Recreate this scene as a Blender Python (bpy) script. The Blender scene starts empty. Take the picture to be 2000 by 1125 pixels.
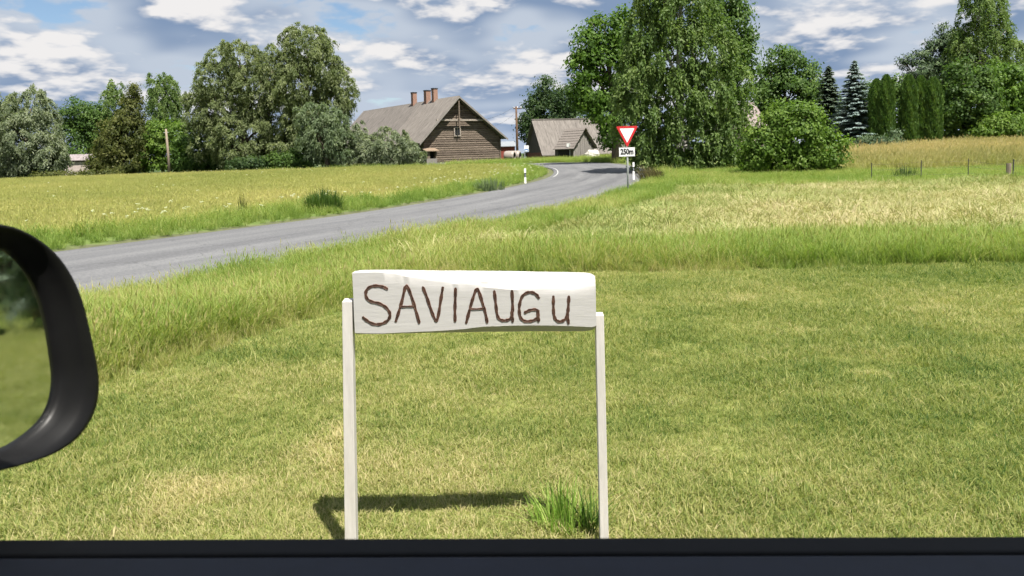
import bpy, math, random
import numpy as np
from mathutils import Matrix, Vector, Euler

random.seed(7)
rng = np.random.default_rng(7)
R = math.radians
S = bpy.context.scene
COL = S.collection

# ------------------------------------------------------------------ camera
F = 1500.0                       # focal length in pixels of the 2000 px wide photograph
EYE = Vector((0, 0, 1.45))
PITCH, ROLL = R(4.0), R(-1.55)
SHIFT = -(262.5 - F * math.tan(PITCH)) / 2000.0
cam_d = bpy.data.cameras.new('camera')
cam = bpy.data.objects.new('camera', cam_d)
COL.objects.link(cam)
cam_d.sensor_width = 36
cam_d.lens = 36 * F / 2000
cam_d.shift_y = SHIFT
cam_d.clip_start = 0.02
cam_d.clip_end = 6000
CAMR = (Matrix.Rotation(R(90) - PITCH, 3, 'X') @ Matrix.Rotation(ROLL, 3, 'Z'))
cam.matrix_world = Matrix.Translation(EYE) @ CAMR.to_4x4()
cam_d.dof.use_dof = True
cam_d.dof.focus_distance = 4.0
cam_d.dof.aperture_fstop = 12
S.camera = cam

# ------------------------------------------------------------------ world and sun
SUN = Vector((0.27, -0.42, 1.0)).normalized()
w = bpy.data.worlds.new('World')
S.world = w
w.use_nodes = True
w.cycles.sampling_method = 'MANUAL'
w.cycles.sample_map_resolution = 256
nt = w.node_tree
nt.nodes.clear()
N = nt.nodes.new
L = nt.links.new


def mth(op, a, b=None, c=None, clamp=False):
    n = N('ShaderNodeMath')
    n.operation = op
    n.use_clamp = clamp
    for i, v in enumerate((a, b, c)):
        if v is None:
            continue
        if isinstance(v, (int, float)):
            n.inputs[i].default_value = v
        else:
            L(v, n.inputs[i])
    return n.outputs[0]


def maprange(v, a, b, c=0.0, d=1.0, smooth=True):
    n = N('ShaderNodeMapRange')
    n.interpolation_type = 'SMOOTHSTEP' if smooth else 'LINEAR'
    L(v, n.inputs[0])
    for i, x in enumerate((a, b, c, d)):
        n.inputs[i + 1].default_value = x
    return n.outputs[0]


def mixc(fac, a, b):
    n = N('ShaderNodeMix')
    n.data_type = 'RGBA'
    if isinstance(fac, (int, float)):
        n.inputs[0].default_value = fac
    else:
        L(fac, n.inputs[0])
    for i, v in ((6, a), (7, b)):
        if isinstance(v, tuple):
            n.inputs[i].default_value = (*v, 1)
        else:
            L(v, n.inputs[i])
    return n.outputs[2]


out = N('ShaderNodeOutputWorld')
sky = N('ShaderNodeTexSky')
sky.sky_type = 'NISHITA'
sky.sun_disc = False
sky.sun_elevation = math.asin(SUN.z)
sky.sun_rotation = math.atan2(SUN.x, SUN.y)
sky.air_density = 1.0
sky.dust_density = 0.2
sky.ozone_density = 3.0
tc = N('ShaderNodeTexCoord')


sep = N('ShaderNodeSeparateXYZ')
L(tc.outputs['Generated'], sep.inputs[0])
zpow = mth('POWER', mth('ADD', mth('MAXIMUM', sep.outputs[2], 0.0), 0.004), 0.62)
cmb = N('ShaderNodeCombineXYZ')
L(sep.outputs[0], cmb.inputs[0])
L(sep.outputs[1], cmb.inputs[1])
L(zpow, cmb.inputs[2])


def cloud_coord(dz, sx, sz, off):
    m = N('ShaderNodeMapping')
    m.vector_type = 'POINT'
    m.inputs['Location'].default_value = (off[0], off[1], off[2] + dz * sz)
    m.inputs['Scale'].default_value = (sx, sx, sz)
    L(cmb.outputs[0], m.inputs['Vector'])
    return m.outputs[0]


def fbm(vec, scale, detail, rough, dist=0.0):
    n = N('ShaderNodeTexNoise')
    n.inputs['Scale'].default_value = scale
    n.inputs['Detail'].default_value = detail
    n.inputs['Roughness'].default_value = rough
    n.inputs['Distortion'].default_value = dist
    L(vec, n.inputs['Vector'])
    return n.outputs['Fac']


SX, SZ = 3.8, 8.0
NS = 1.5


def cloud_density(dz, fine=True):
    """lumpy cumulus density on the sky sphere, optionally sampled a little higher up"""
    off = (2.4, 9.9, 21.3)
    base = fbm(cloud_coord(dz, SX, SZ, off), NS, 4 if fine else 2, 0.5, 0.0)
    if not fine:
        return base
    v = N('ShaderNodeTexVoronoi')
    v.feature = 'SMOOTH_F1'
    v.inputs['Scale'].default_value = NS * 3.2
    v.inputs['Detail'].default_value = 1.5
    v.inputs['Roughness'].default_value = 0.55
    v.inputs['Lacunarity'].default_value = 2.3
    v.inputs['Smoothness'].default_value = 0.35
    wrp = N('ShaderNodeTexNoise')
    wrp.inputs['Scale'].default_value = 7.0
    wrp.inputs['Detail'].default_value = 3
    vc = cloud_coord(dz, SX, SZ, off)
    L(vc, wrp.inputs['Vector'])
    wv = N('ShaderNodeVectorMath')
    wv.operation = 'MULTIPLY_ADD'
    wv.inputs[1].default_value = (0.22, 0.22, 0.22)
    L(wrp.outputs['Color'], wv.inputs[0])
    L(vc, wv.inputs[2])
    L(wv.outputs[0], v.inputs['Vector'])
    n2 = fbm(vc, NS * 3.5, 6, 0.62, 0.0)
    t_ = mth('ADD', base, mth('MULTIPLY', mth('SUBTRACT', 0.42, v.outputs['Distance']), 0.20))
    return mth('ADD', t_, mth('MULTIPLY', mth('SUBTRACT', n2, 0.5), 0.22))


d0 = cloud_density(0)
d1 = cloud_density(0.014)
e0 = cloud_density(0, False)
e1 = cloud_density(0.05, False)
low = maprange(sep.outputs[2], 0.0, 0.22, 0.22, 0.05)
cover = mth('MAXIMUM', maprange(mth('ADD', d0, low), 0.25, 0.40), maprange(sep.outputs[2], 0.0, 0.13, 0.9, 0.0))
slope_ = mth('ADD', mth('MULTIPLY', mth('SUBTRACT', d0, d1), 1.15), mth('MULTIPLY', mth('SUBTRACT', e0, e1), 1.1))
lit = maprange(mth('ADD', slope_, mth('MULTIPLY', mth('SUBTRACT', d0, e0), 0.5)), -0.08, 0.25)
thick = maprange(e0, 0.40, 0.62)
grey = mixc(thick, (0.46, 0.52, 0.61), (0.20, 0.28, 0.42))
ccol = mixc(lit, grey, (0.76, 0.745, 0.74))
hz = maprange(sep.outputs[2], 0.0, 0.12, 0.32, 0.0)
ccol = mixc(hz, ccol, (0.46, 0.54, 0.68))
bg1 = N('ShaderNodeBackground')
bg2 = N('ShaderNodeBackground')
L(sky.outputs[0], bg1.inputs[0])
bg1.inputs[1].default_value = 0.05
L(ccol, bg2.inputs[0])
bg2.inputs[1].default_value = 0.47
mx = N('ShaderNodeMixShader')
L(cover, mx.inputs[0])
L(bg1.outputs[0], mx.inputs[1])
L(bg2.outputs[0], mx.inputs[2])
L(mx.outputs[0], out.inputs[0])

sd = bpy.data.lights.new('sun', 'SUN')
sd.energy = 4.6
sd.angle = R(0.5)
sd.color = (1.0, 0.95, 0.86)
sun = bpy.data.objects.new('sun', sd)
COL.objects.link(sun)
sun.rotation_euler = SUN.to_track_quat('Z', 'Y').to_euler()

S.view_settings.view_transform = 'Standard'
S.view_settings.look = 'None'
S.view_settings.exposure = 1.3
S.view_settings.gamma = 1.0
S.view_settings.use_curve_mapping = False
S.cycles.max_bounces = 6
S.cycles.diffuse_bounces = 5
S.cycles.glossy_bounces = 2
S.cycles.transmission_bounces = 4
S.cycles.transparent_max_bounces = 4
S.cycles.use_adaptive_sampling = True
S.cycles.adaptive_threshold = 0.03
S.cycles.use_denoising = True


# ------------------------------------------------------------------ coordinates
def ray(px, py):
    v = Vector(((px - 1000) / F, (562.5 - py) / F + SHIFT * 2000 / F, -1))
    return CAMR @ v


def at(px, py, Y):
    """the point of the place that lies Y metres ahead on the line of sight through (px, py)"""
    r = ray(px, py)
    return EYE + r * (Y / r.y)


def sstep(a, b, x):
    t = np.clip((x - a) / (b - a), 0, 1)
    return t * t * (3 - 2 * t)


def hash_noise(x, y, f, seed):
    """smooth value noise, vectorised"""
    x = np.asarray(x, float) * f + seed * 17.31
    y = np.asarray(y, float) * f + seed * 9.77
    xi, yi = np.floor(x), np.floor(y)
    fx, fy = x - xi, y - yi
    fx, fy = fx * fx * (3 - 2 * fx), fy * fy * (3 - 2 * fy)

    def h(a, b):
        v = np.sin(a * 127.1 + b * 311.7) * 43758.5453
        return v - np.floor(v)
    return ((h(xi, yi) * (1 - fx) + h(xi + 1, yi) * fx) * (1 - fy)
            + (h(xi, yi + 1) * (1 - fx) + h(xi + 1, yi + 1) * fx) * fy)


def gz(X, Y):
    X = np.asarray(X, float)
    Y = np.asarray(Y, float)
    s = sstep(20, 70, Y)
    base = 0.55 + np.where(X > 0, 0.020 * X, 0.0075 * X)
    base = np.clip(base, 0.1, 1.5)
    return s * base


# road centreline (catmull-rom through hand measured points)
RP = np.array([(-58, -80), (-36, -42), (-20, -14), (-11.2, 1.2), (-5.6, 11.6), (-3.5, 15.6), (-1.8, 19.0), (0.6, 25.3),
               (2.5, 31.2), (4.3, 38), (5.1, 45), (5.1, 52), (4.0, 58), (1.2, 63), (-4, 66.6), (-12, 69.2),
               (-25, 71.5), (-50, 73.5), (-100, 76), (-180, 80)], float)


def catmull(P, n=24):
    o = []
    for i in range(1, len(P) - 2):
        p0, p1, p2, p3 = P[i - 1], P[i], P[i + 1], P[i + 2]
        for t in np.linspace(0, 1, n, endpoint=False):
            o.append(0.5 * ((2 * p1) + (-p0 + p2) * t + (2 * p0 - 5 * p1 + 4 * p2 - p3) * t * t
                            + (-p0 + 3 * p1 - 3 * p2 + p3) * t ** 3))
    o.append(P[-2])
    return np.array(o)


RC = catmull(RP)
RT = np.gradient(RC, axis=0)
RT /= np.linalg.norm(RT, axis=1)[:, None]
RN = np.stack([RT[:, 1], -RT[:, 0]], 1)          # right hand normal
HW = 2.6


def road_dist(X, Y):
    """signed distance to the road centreline: positive on the lawn side"""
    X = np.ravel(np.asarray(X, float))
    Y = np.ravel(np.asarray(Y, float))
    res = np.empty(len(X))
    for k in range(0, len(X), 20000):
        dx = X[k:k + 20000, None] - RC[None, :, 0]
        dy = Y[k:k + 20000, None] - RC[None, :, 1]
        i = np.argmin(dx * dx + dy * dy, axis=1)
        j = np.arange(len(i))
        sg = dx[j, i] * RN[i, 0] + dy[j, i] * RN[i, 1]
        al = dx[j, i] * RT[i, 0] + dy[j, i] * RT[i, 1]
        res[k:k + 20000] = np.where(sg >= 0, 1, -1) * np.hypot(sg, np.where(np.abs(al) > 4, al, 0))
    return res


LBX = np.array([-14, -8, -4.2, -2.64, -2.06, -1.5, -0.57, 1.03, 3.5, 12, 60])
LBY = np.array([-14, -4.5, 2.2, 4.95, 6.2, 7.3, 8.7, 9.1, 8.9, 8.7, 8.6])


def lawn_edge(X):
    return np.interp(X, LBX, LBY)


# ------------------------------------------------------------------ materials
def newmat(name):
    m = bpy.data.materials.new(name)
    m.use_nodes = True
    t = m.node_tree
    b = t.nodes['Principled BSDF']
    return m, t, b


def plain(name, col, rough=0.7, noise=0.15, scale=8.0, spec=0.3, bump=0.0, stretch=(1, 1, 1), col2=None, metallic=0.0, detail=6):
    m, t, b = newmat(name)
    b.inputs['Roughness'].default_value = rough
    b.inputs['Specular IOR Level'].default_value = spec
    b.inputs['Metallic'].default_value = metallic
    tcn = t.nodes.new('ShaderNodeTexCoord')
    mp = t.nodes.new('ShaderNodeMapping')
    mp.inputs['Scale'].default_value = stretch
    t.links.new(tcn.outputs['Object'], mp.inputs[0])
    nz = t.nodes.new('ShaderNodeTexNoise')
    nz.inputs['Scale'].default_value = scale
    nz.inputs['Detail'].default_value = detail
    nz.inputs['Roughness'].default_value = 0.65
    t.links.new(mp.outputs[0], nz.inputs['Vector'])
    rp = t.nodes.new('ShaderNodeValToRGB')
    c2 = col2 or tuple(min(1, c * (1 + noise * 1.6)) for c in col)
    c1 = tuple(c * (1 - noise * 1.6) for c in col) if col2 is None else col
    rp.color_ramp.elements[0].position = 0.32
    rp.color_ramp.elements[1].position = 0.68
    rp.color_ramp.elements[0].color = (*c1, 1)
    rp.color_ramp.elements[1].color = (*c2, 1)
    t.links.new(nz.outputs['Fac'], rp.inputs[0])
    t.links.new(rp.outputs[0], b.inputs['Base Color'])
    if bump:
        bp = t.nodes.new('ShaderNodeBump')
        bp.inputs['Strength'].default_value = bump
        bp.inputs['Distance'].default_value = 0.02
        t.links.new(nz.outputs['Fac'], bp.inputs['Height'])
        t.links.new(bp.outputs[0], b.inputs['Normal'])
    return m


def leafmat(name, stops, transl=0.35, attr='tint', kind='GEOMETRY', rough=0.55, jitter=0.0):
    """diffuse + translucent leaf or blade; colour picked on a ramp by a per-leaf or per-clump number"""
    m, t, b = newmat(name)
    a = t.nodes.new('ShaderNodeAttribute')
    a.attribute_name = attr
    a.attribute_type = kind
    fac = a.outputs['Fac']
    if jitter:
        a2 = t.nodes.new('ShaderNodeAttribute')
        a2.attribute_name = 'blade'
        ad = t.nodes.new('ShaderNodeMath')
        ad.operation = 'MULTIPLY_ADD'
        ad.inputs[1].default_value = jitter
        t.links.new(a2.outputs['Fac'], ad.inputs[0])
        t.links.new(fac, ad.inputs[2])
        fac = ad.outputs[0]
    rp = t.nodes.new('ShaderNodeValToRGB')
    els = rp.color_ramp.elements
    while len(els) < len(stops):
        els.new(0.5)
    for e, (p, c) in zip(els, stops):
        e.position = p
        e.color = (*c, 1)
    t.links.new(fac, rp.inputs[0])
    b.inputs['Roughness'].default_value = rough
    b.inputs['Specular IOR Level'].default_value = 0.25
    t.links.new(rp.outputs[0], b.inputs['Base Color'])
    tr = t.nodes.new('ShaderNodeBsdfTranslucent')
    br = t.nodes.new('ShaderNodeMix')
    br.data_type = 'RGBA'
    br.blend_type = 'MULTIPLY'
    br.inputs[0].default_value = 1
    br.inputs[7].default_value = (1.12, 1.2, 0.7, 1)
    t.links.new(rp.outputs[0], br.inputs[6])
    t.links.new(br.outputs[2], tr.inputs[0])
    ms = t.nodes.new('ShaderNodeMixShader')
    ms.inputs[0].default_value = transl
    t.links.new(b.outputs[0], ms.inputs[1])
    t.links.new(tr.outputs[0], ms.inputs[2])
    t.links.new(ms.outputs[0], t.nodes['Material Output'].inputs[0])
    return m


# ------------------------------------------------------------------ mesh helpers
def link(name, me, parent=None, mat=None):
    o = bpy.data.objects.new(name, me)
    COL.objects.link(o)
    if parent is not None:
        o.parent = parent
    if mat is not None:
        me.materials.append(mat)
    return o


def tag(o, label=None, cat=None, group=None, kind=None):
    if label:
        o['label'] = label
    if cat:
        o['category'] = cat
    if group:
        o['group'] = group
    if kind:
        o['kind'] = kind
    return o


def thing(name, label, cat, loc, rotz=0.0, group=None):
    o = bpy.data.objects.new(name, None)
    COL.objects.link(o)
    o.location = loc
    o.rotation_euler = (0, 0, rotz)
    o.empty_display_size = 0.2
    return tag(o, label, cat, group)


def mesh(name, verts, faces, mat, parent=None, smooth=False):
    me = bpy.data.meshes.new(name)
    me.from_pydata([tuple(v) for v in verts], [], faces)
    if smooth:
        me.polygons.foreach_set('use_smooth', [True] * len(me.polygons))
    me.update()
    return link(name, me, parent, mat)


class MB:
    """collects simple solids and links them as one mesh"""

    def __init__(self):
        self.v, self.f = [], []

    def add(self, vs, fs):
        k = len(self.v)
        self.v += [tuple(v) for v in vs]
        self.f += [tuple(i + k for i in f) for f in fs]
        return self

    def box(self, x0, x1, y0, y1, z0, z1, M=None, taper=0.0):
        t = taper
        vs = [Vector(p) for p in ((x0, y0, z0), (x1, y0, z0), (x1, y1, z0), (x0, y1, z0),
                                  (x0 + t, y0 + t, z1), (x1 - t, y0 + t, z1), (x1 - t, y1 - t, z1), (x0 + t, y1 - t, z1))]
        if M is not None:
            vs = [M @ v for v in vs]
        return self.add(vs, [(0, 3, 2, 1), (4, 5, 6, 7), (0, 1, 5, 4), (1, 2, 6, 5), (2, 3, 7, 6), (3, 0, 4, 7)])

    def prism(self, poly, a, b):
        """poly (list of 3d points) swept from offset a to offset b"""
        n = len(poly)
        a, b = Vector(a), Vector(b)
        vs = [Vector(p) + a for p in poly] + [Vector(p) + b for p in poly]
        fs = [tuple(range(n))[::-1], tuple(range(n, 2 * n))]
        fs += [(i, (i + 1) % n, n + (i + 1) % n, n + i) for i in range(n)]
        return self.add(vs, fs)

    def tube(self, pts, radii, n=8, cap=True):
        pts = [Vector(p) for p in pts]
        k = len(self.v)
        ring = []
        for i, p in enumerate(pts):
            d = (pts[min(i + 1, len(pts) - 1)] - pts[max(i - 1, 0)]).normalized()
            u = d.cross(Vector((0.31, 0.95, 0.1))).normalized()
            v = d.cross(u)
            r = radii[i] if hasattr(radii, '__len__') else radii
            for j in range(n):
                a = 2 * math.pi * j / n
                self.v.append(tuple(p + (u * math.cos(a) + v * math.sin(a)) * r))
        for i in range(len(pts) - 1):
            for j in range(n):
                self.f.append((k + i * n + j, k + i * n + (j + 1) % n, k + (i + 1) * n + (j + 1) % n, k + (i + 1) * n + j))
        if cap:
            self.f.append(tuple(k + j for j in range(n))[::-1])
            self.f.append(tuple(k + (len(pts) - 1) * n + j for j in range(n)))
        return self

    def build(self, name, mat, parent=None, smooth=False):
        return mesh(name, self.v, self.f, mat, parent, smooth)


def bevel(o, wdt, seg=2):
    m = o.modifiers.new('bevel', 'BEVEL')
    m.width = wdt
    m.segments = seg
    m.limit_method = 'ANGLE'
    return o


def quad_mesh(name, V, tint, mat, parent=None):
    """V: (n,4,3) leaf quads, tint: (n,)"""
    n = len(V)
    me = bpy.data.meshes.new(name)
    me.vertices.add(n * 4)
    me.vertices.foreach_set('co', np.ascontiguousarray(V, np.float32).ravel())
    me.loops.add(n * 4)
    me.loops.foreach_set('vertex_index', np.arange(n * 4, dtype=np.int32))
    me.polygons.add(n)
    me.polygons.foreach_set('loop_start', np.arange(0, n * 4, 4, dtype=np.int32))
    a = me.attributes.new('tint', 'FLOAT', 'POINT')
    a.data.foreach_set('value', np.repeat(np.clip(tint, 0, 1).astype(np.float32), 4))
    me.update(calc_edges=True)
    return link(name, me, parent, mat)


def unit(v):
    return v / np.maximum(np.linalg.norm(v, axis=-1, keepdims=True), 1e-9)


def leaf_quads(c, d, nrm, l, wd):
    """diamond leaves: centre, long axis, rough normal, half length, half width"""
    d = unit(d)
    s = unit(np.cross(d, nrm))
    l = np.reshape(l, (-1, 1)) if np.ndim(l) else l
    wd = np.reshape(wd, (-1, 1)) if np.ndim(wd) else wd
    return np.stack([c - d * l, c + s * wd - d * l * 0.1, c + d * l, c - s * wd - d * l * 0.1], 1)


# ================================================================== SETTING: ground
M_ground, t, b = newmat('ground')
b.inputs['Roughness'].default_value = 0.95
b.inputs['Specular IOR Level'].default_value = 0.1
an = t.nodes.new('ShaderNodeAttribute')
an.attribute_name = 'cover'
n1 = t.nodes.new('ShaderNodeTexNoise')
n1.inputs['Scale'].default_value = 2.2
n1.inputs['Detail'].default_value = 10
n1.inputs['Roughness'].default_value = 0.75
tcn = t.nodes.new('ShaderNodeTexCoord')
t.links.new(tcn.outputs['Object'], n1.inputs['Vector'])
mr = t.nodes.new('ShaderNodeMapRange')
for i, v in enumerate((0.3, 0.7, 0.62, 1.35)):
    mr.inputs[i + 1].default_value = v
t.links.new(n1.outputs['Fac'], mr.inputs[0])
mm = t.nodes.new('ShaderNodeVectorMath')
mm.operation = 'SCALE'
t.links.new(an.outputs['Color'], mm.inputs[0])
t.links.new(mr.outputs[0], mm.inputs[3])
t.links.new(mm.outputs[0], b.inputs['Base Color'])


def axis(n, k, half, c):
    u = np.linspace(-1, 1, n)
    return c + half * np.sinh(k * u) / math.sinh(k)


gx = axis(300, 7.6, 2500, 0)
gy = axis(300, 7.3, 2500, 14)
GX, GY = np.meshgrid(gx, gy)
gX, gY = GX.ravel(), GY.ravel()
rd = road_dist(gX, gY)
gZ = gz(gX, gY) - 0.045 * (1 - sstep(HW + 0.1, HW + 0.9, np.abs(rd)))


def zone_masks(X, Y, rd):
    le = lawn_edge(X) + 0.25 * (hash_noise(X, Y, 1.1, 3) - 0.5)
    right = rd > 0
    lawn = right & (Y < le)
    tall = right & ~lawn & ((Y < le + 2.3 + 1.6 * (hash_noise(X, Y, 0.3, 5) - .5)) | (rd < HW + 1.3 + 0.8 * hash_noise(X, Y, .4, 6)))
    golden = right & ~lawn & ~tall & (Y > 34.0 + 2.5 * sstep(20, 11, X)) & (X > 0.42 * Y + 1.2 * (hash_noise(X, Y, .5, 2) - .5))
    strip = right & ~lawn & ~tall & ~golden & (Y > 26.5 + 1.5 * (hash_noise(X, Y, .4, 8) - .5))
    hay = right & ~lawn & ~tall & ~golden & ~strip
    verge = ~right & (rd > -(HW + 2.4 + 1.5 * (hash_noise(X, Y, .35, 4) - .5)))
    field = ~right & ~verge
    return lawn, tall, golden, strip, hay, verge, field


ZC = np.array([(0.170, 0.185, 0.058), (0.115, 0.150, 0.042), (0.33, 0.295, 0.135), (0.13, 0.165, 0.05), (0.27, 0.255, 0.12),
               (0.10, 0.14, 0.038), (0.20, 0.21, 0.070)])
zm = zone_masks(gX, gY, rd)
gc = np.zeros((len(gX), 3))
for m_, c_ in zip(zm, ZC):
    gc[m_] = c_
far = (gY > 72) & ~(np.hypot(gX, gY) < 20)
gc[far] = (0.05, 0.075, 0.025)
edge = np.abs(rd) < HW + 0.55
gc[edge] = gc[edge] * 0.35 + np.array((0.10, 0.088, 0.065)) * 0.65
nx, ny = len(gx), len(gy)
idx = np.arange(nx * ny).reshape(ny, nx)
fa = np.stack([idx[:-1, :-1], idx[:-1, 1:], idx[1:, 1:], idx[1:, :-1]], -1).reshape(-1, 4)
me = bpy.data.meshes.new('ground')
me.vertices.add(nx * ny)
me.vertices.foreach_set('co', np.stack([gX, gY, gZ], 1).astype(np.float32).ravel())
me.loops.add(fa.size)
me.loops.foreach_set('vertex_index', fa.astype(np.int32).ravel())
me.polygons.add(len(fa))
me.polygons.foreach_set('loop_start', np.arange(0, fa.size, 4, dtype=np.int32))
me.polygons.foreach_set('use_smooth', np.ones(len(fa), bool))
ca = me.attributes.new('cover', 'FLOAT_COLOR', 'POINT')
ca.data.foreach_set('color', np.concatenate([gc, np.ones((len(gc), 1))], 1).astype(np.float32).ravel())
me.update(calc_edges=True)
tag(link('ground', me, None, M_ground), 'grassy ground of lawn, verge and fields', kind='structure')

# ================================================================== SETTING: road
M_asph, t, b = newmat('asphalt')
b.inputs['Roughness'].default_value = 0.85
b.inputs['Specular IOR Level'].default_value = 0.25
tcn = t.nodes.new('ShaderNodeTexCoord')


def tn(scale, detail, rough, vec, st=(1, 1, 1)):
    mp_ = t.nodes.new('ShaderNodeMapping')
    mp_.inputs['Scale'].default_value = st
    t.links.new(vec, mp_.inputs[0])
    n_ = t.nodes.new('ShaderNodeTexNoise')
    n_.inputs['Scale'].default_value = scale
    n_.inputs['Detail'].default_value = detail
    n_.inputs['Roughness'].default_value = rough
    t.links.new(mp_.outputs[0], n_.inputs['Vector'])
    return n_.outputs['Fac']


def tramp(fac, stops):
    r_ = t.nodes.new('ShaderNodeValToRGB')
    e_ = r_.color_ramp.elements
    while len(e_) < len(stops):
        e_.new(0.5)
    for e, (p, c) in zip(e_, stops):
        e.position = p
        e.color = (*c, 1)
    t.links.new(fac, r_.inputs[0])
    return r_.outputs[0]


def tmul(a, bb, fac=1.0):
    x = t.nodes.new('ShaderNodeMix')
    x.data_type = 'RGBA'
    x.blend_type = 'MULTIPLY'
    x.inputs[0].default_value = fac
    t.links.new(a, x.inputs[6])
    t.links.new(bb, x.inputs[7])
    return x.outputs[2]


uvn = t.nodes.new('ShaderNodeAttribute')
uvn.attribute_name = 'along'
fine = tramp(tn(26, 5, 0.85, tcn.outputs['Object']), [(0.3, (0.070, 0.071, 0.075)), (0.7, (0.185, 0.186, 0.190))])
big = tramp(tn(0.9, 5, 0.6, uvn.outputs['Vector'], (1.6, 0.10, 1)), [(0.3, (0.66, 0.66, 0.68)), (0.72, (1.18, 1.18, 1.17))])
vo = t.nodes.new('ShaderNodeTexVoronoi')
vo.feature = 'DISTANCE_TO_EDGE'
vo.inputs['Scale'].default_value = 0.33
wp = t.nodes.new('ShaderNodeTexNoise')
wp.inputs['Scale'].default_value = 1.3
wp.inputs['Detail'].default_value = 4
t.links.new(tcn.outputs['Object'], wp.inputs['Vector'])
av = t.nodes.new('ShaderNodeVectorMath')
av.operation = 'MULTIPLY_ADD'
av.inputs[1].default_value = (1.6, 1.6, 1.6)
t.links.new(wp.outputs['Color'], av.inputs[0])
t.links.new(tcn.outputs['Object'], av.inputs[2])
t.links.new(av.outputs[0], vo.inputs['Vector'])
crack = tramp(vo.outputs['Distance'], [(0.0, (0.35, 0.35, 0.35)), (0.012, (1, 1, 1))])
t.links.new(tmul(tmul(fine, big), crack, 0.45), b.inputs['Base Color'])


def ribbon(name, i0, i1, offs, dz, mat, parent=None, kind=None):
    vs, fs, uv = [], [], []
    s = 0.0
    for i in range(i0, i1):
        if i > i0:
            s += float(np.linalg.norm(RC[i] - RC[i - 1]))
        for o_ in offs:
            p = RC[i] + RN[i] * o_
            c = RC[i]
            camber = -0.02 * abs(o_) / HW
            vs.append((p[0], p[1], float(gz(p[0], p[1])) + dz + camber))
            uv.append((o_, s, 0))
    n = len(offs)
    for i in range(i1 - i0 - 1):
        for j in range(n - 1):
            fs.append((i * n + j, i * n + j + 1, (i + 1) * n + j + 1, (i + 1) * n + j))
    o = mesh(name, vs, fs, mat, parent, True)
    a_ = o.data.attributes.new('along', 'FLOAT_VECTOR', 'POINT')
    a_.data.foreach_set('vector', np.array(uv, np.float32).ravel())
    if kind:
        o['kind'] = kind
    return o


def ridx(Y, lo=40, hi=330):
    seg = RC[lo:hi, 1]
    return lo + int(np.argmin(np.abs(seg - Y)))


road = ribbon('road', 0, len(RC), list(np.linspace(-HW, HW, 9)), 0.012, M_asph, None, 'structure')
road['label'] = 'grey asphalt country road curving away to the left'
M_paint = plain('road_paint', (0.42, 0.42, 0.41), 0.7, 0.2, 14)


def strip_along(name, pts, half, dz, mat, parent):
    vs, fs = [], []
    pts = np.array(pts)
    tt = np.gradient(pts, axis=0)
    tt /= np.linalg.norm(tt, axis=1)[:, None]
    for p, q in zip(pts, tt):
        for s_ in (-1, 1):
            x, y = p[0] + q[1] * half * s_, p[1] - q[0] * half * s_
            vs.append((x, y, float(gz(x, y)) + dz))
    for i in range(len(pts) - 1):
        fs.append((2 * i, 2 * i + 1, 2 * i + 3, 2 * i + 2))
    return mesh(name, vs, fs, mat, parent)


cum = np.concatenate([[0], np.cumsum(np.linalg.norm(np.diff(RC, axis=0), axis=1))])


def at_s(s, off):
    x = np.interp(s, cum, RC[:, 0])
    y = np.interp(s, cum, RC[:, 1])
    n0 = np.interp(s, cum, RN[:, 0])
    n1_ = np.interp(s, cum, RN[:, 1])
    return (x + n0 * off, y + n1_ * off)


s0 = cum[ridx(2)]
s1 = cum[ridx(44)]
s = s0
while s < s1:
    strip_along('edge_dash', [at_s(s + k * 0.25, HW - 0.28) for k in range(5)], 0.036, 0.004, M_paint, road)
    s += 2.6
sA, sB = cum[ridx(39)], cum[ridx(39)] + 34
strip_along('edge_line', [at_s(q, -HW + 0.25) for q in np.linspace(sA, sB, 60)], 0.024, 0.004, M_paint, road)
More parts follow.
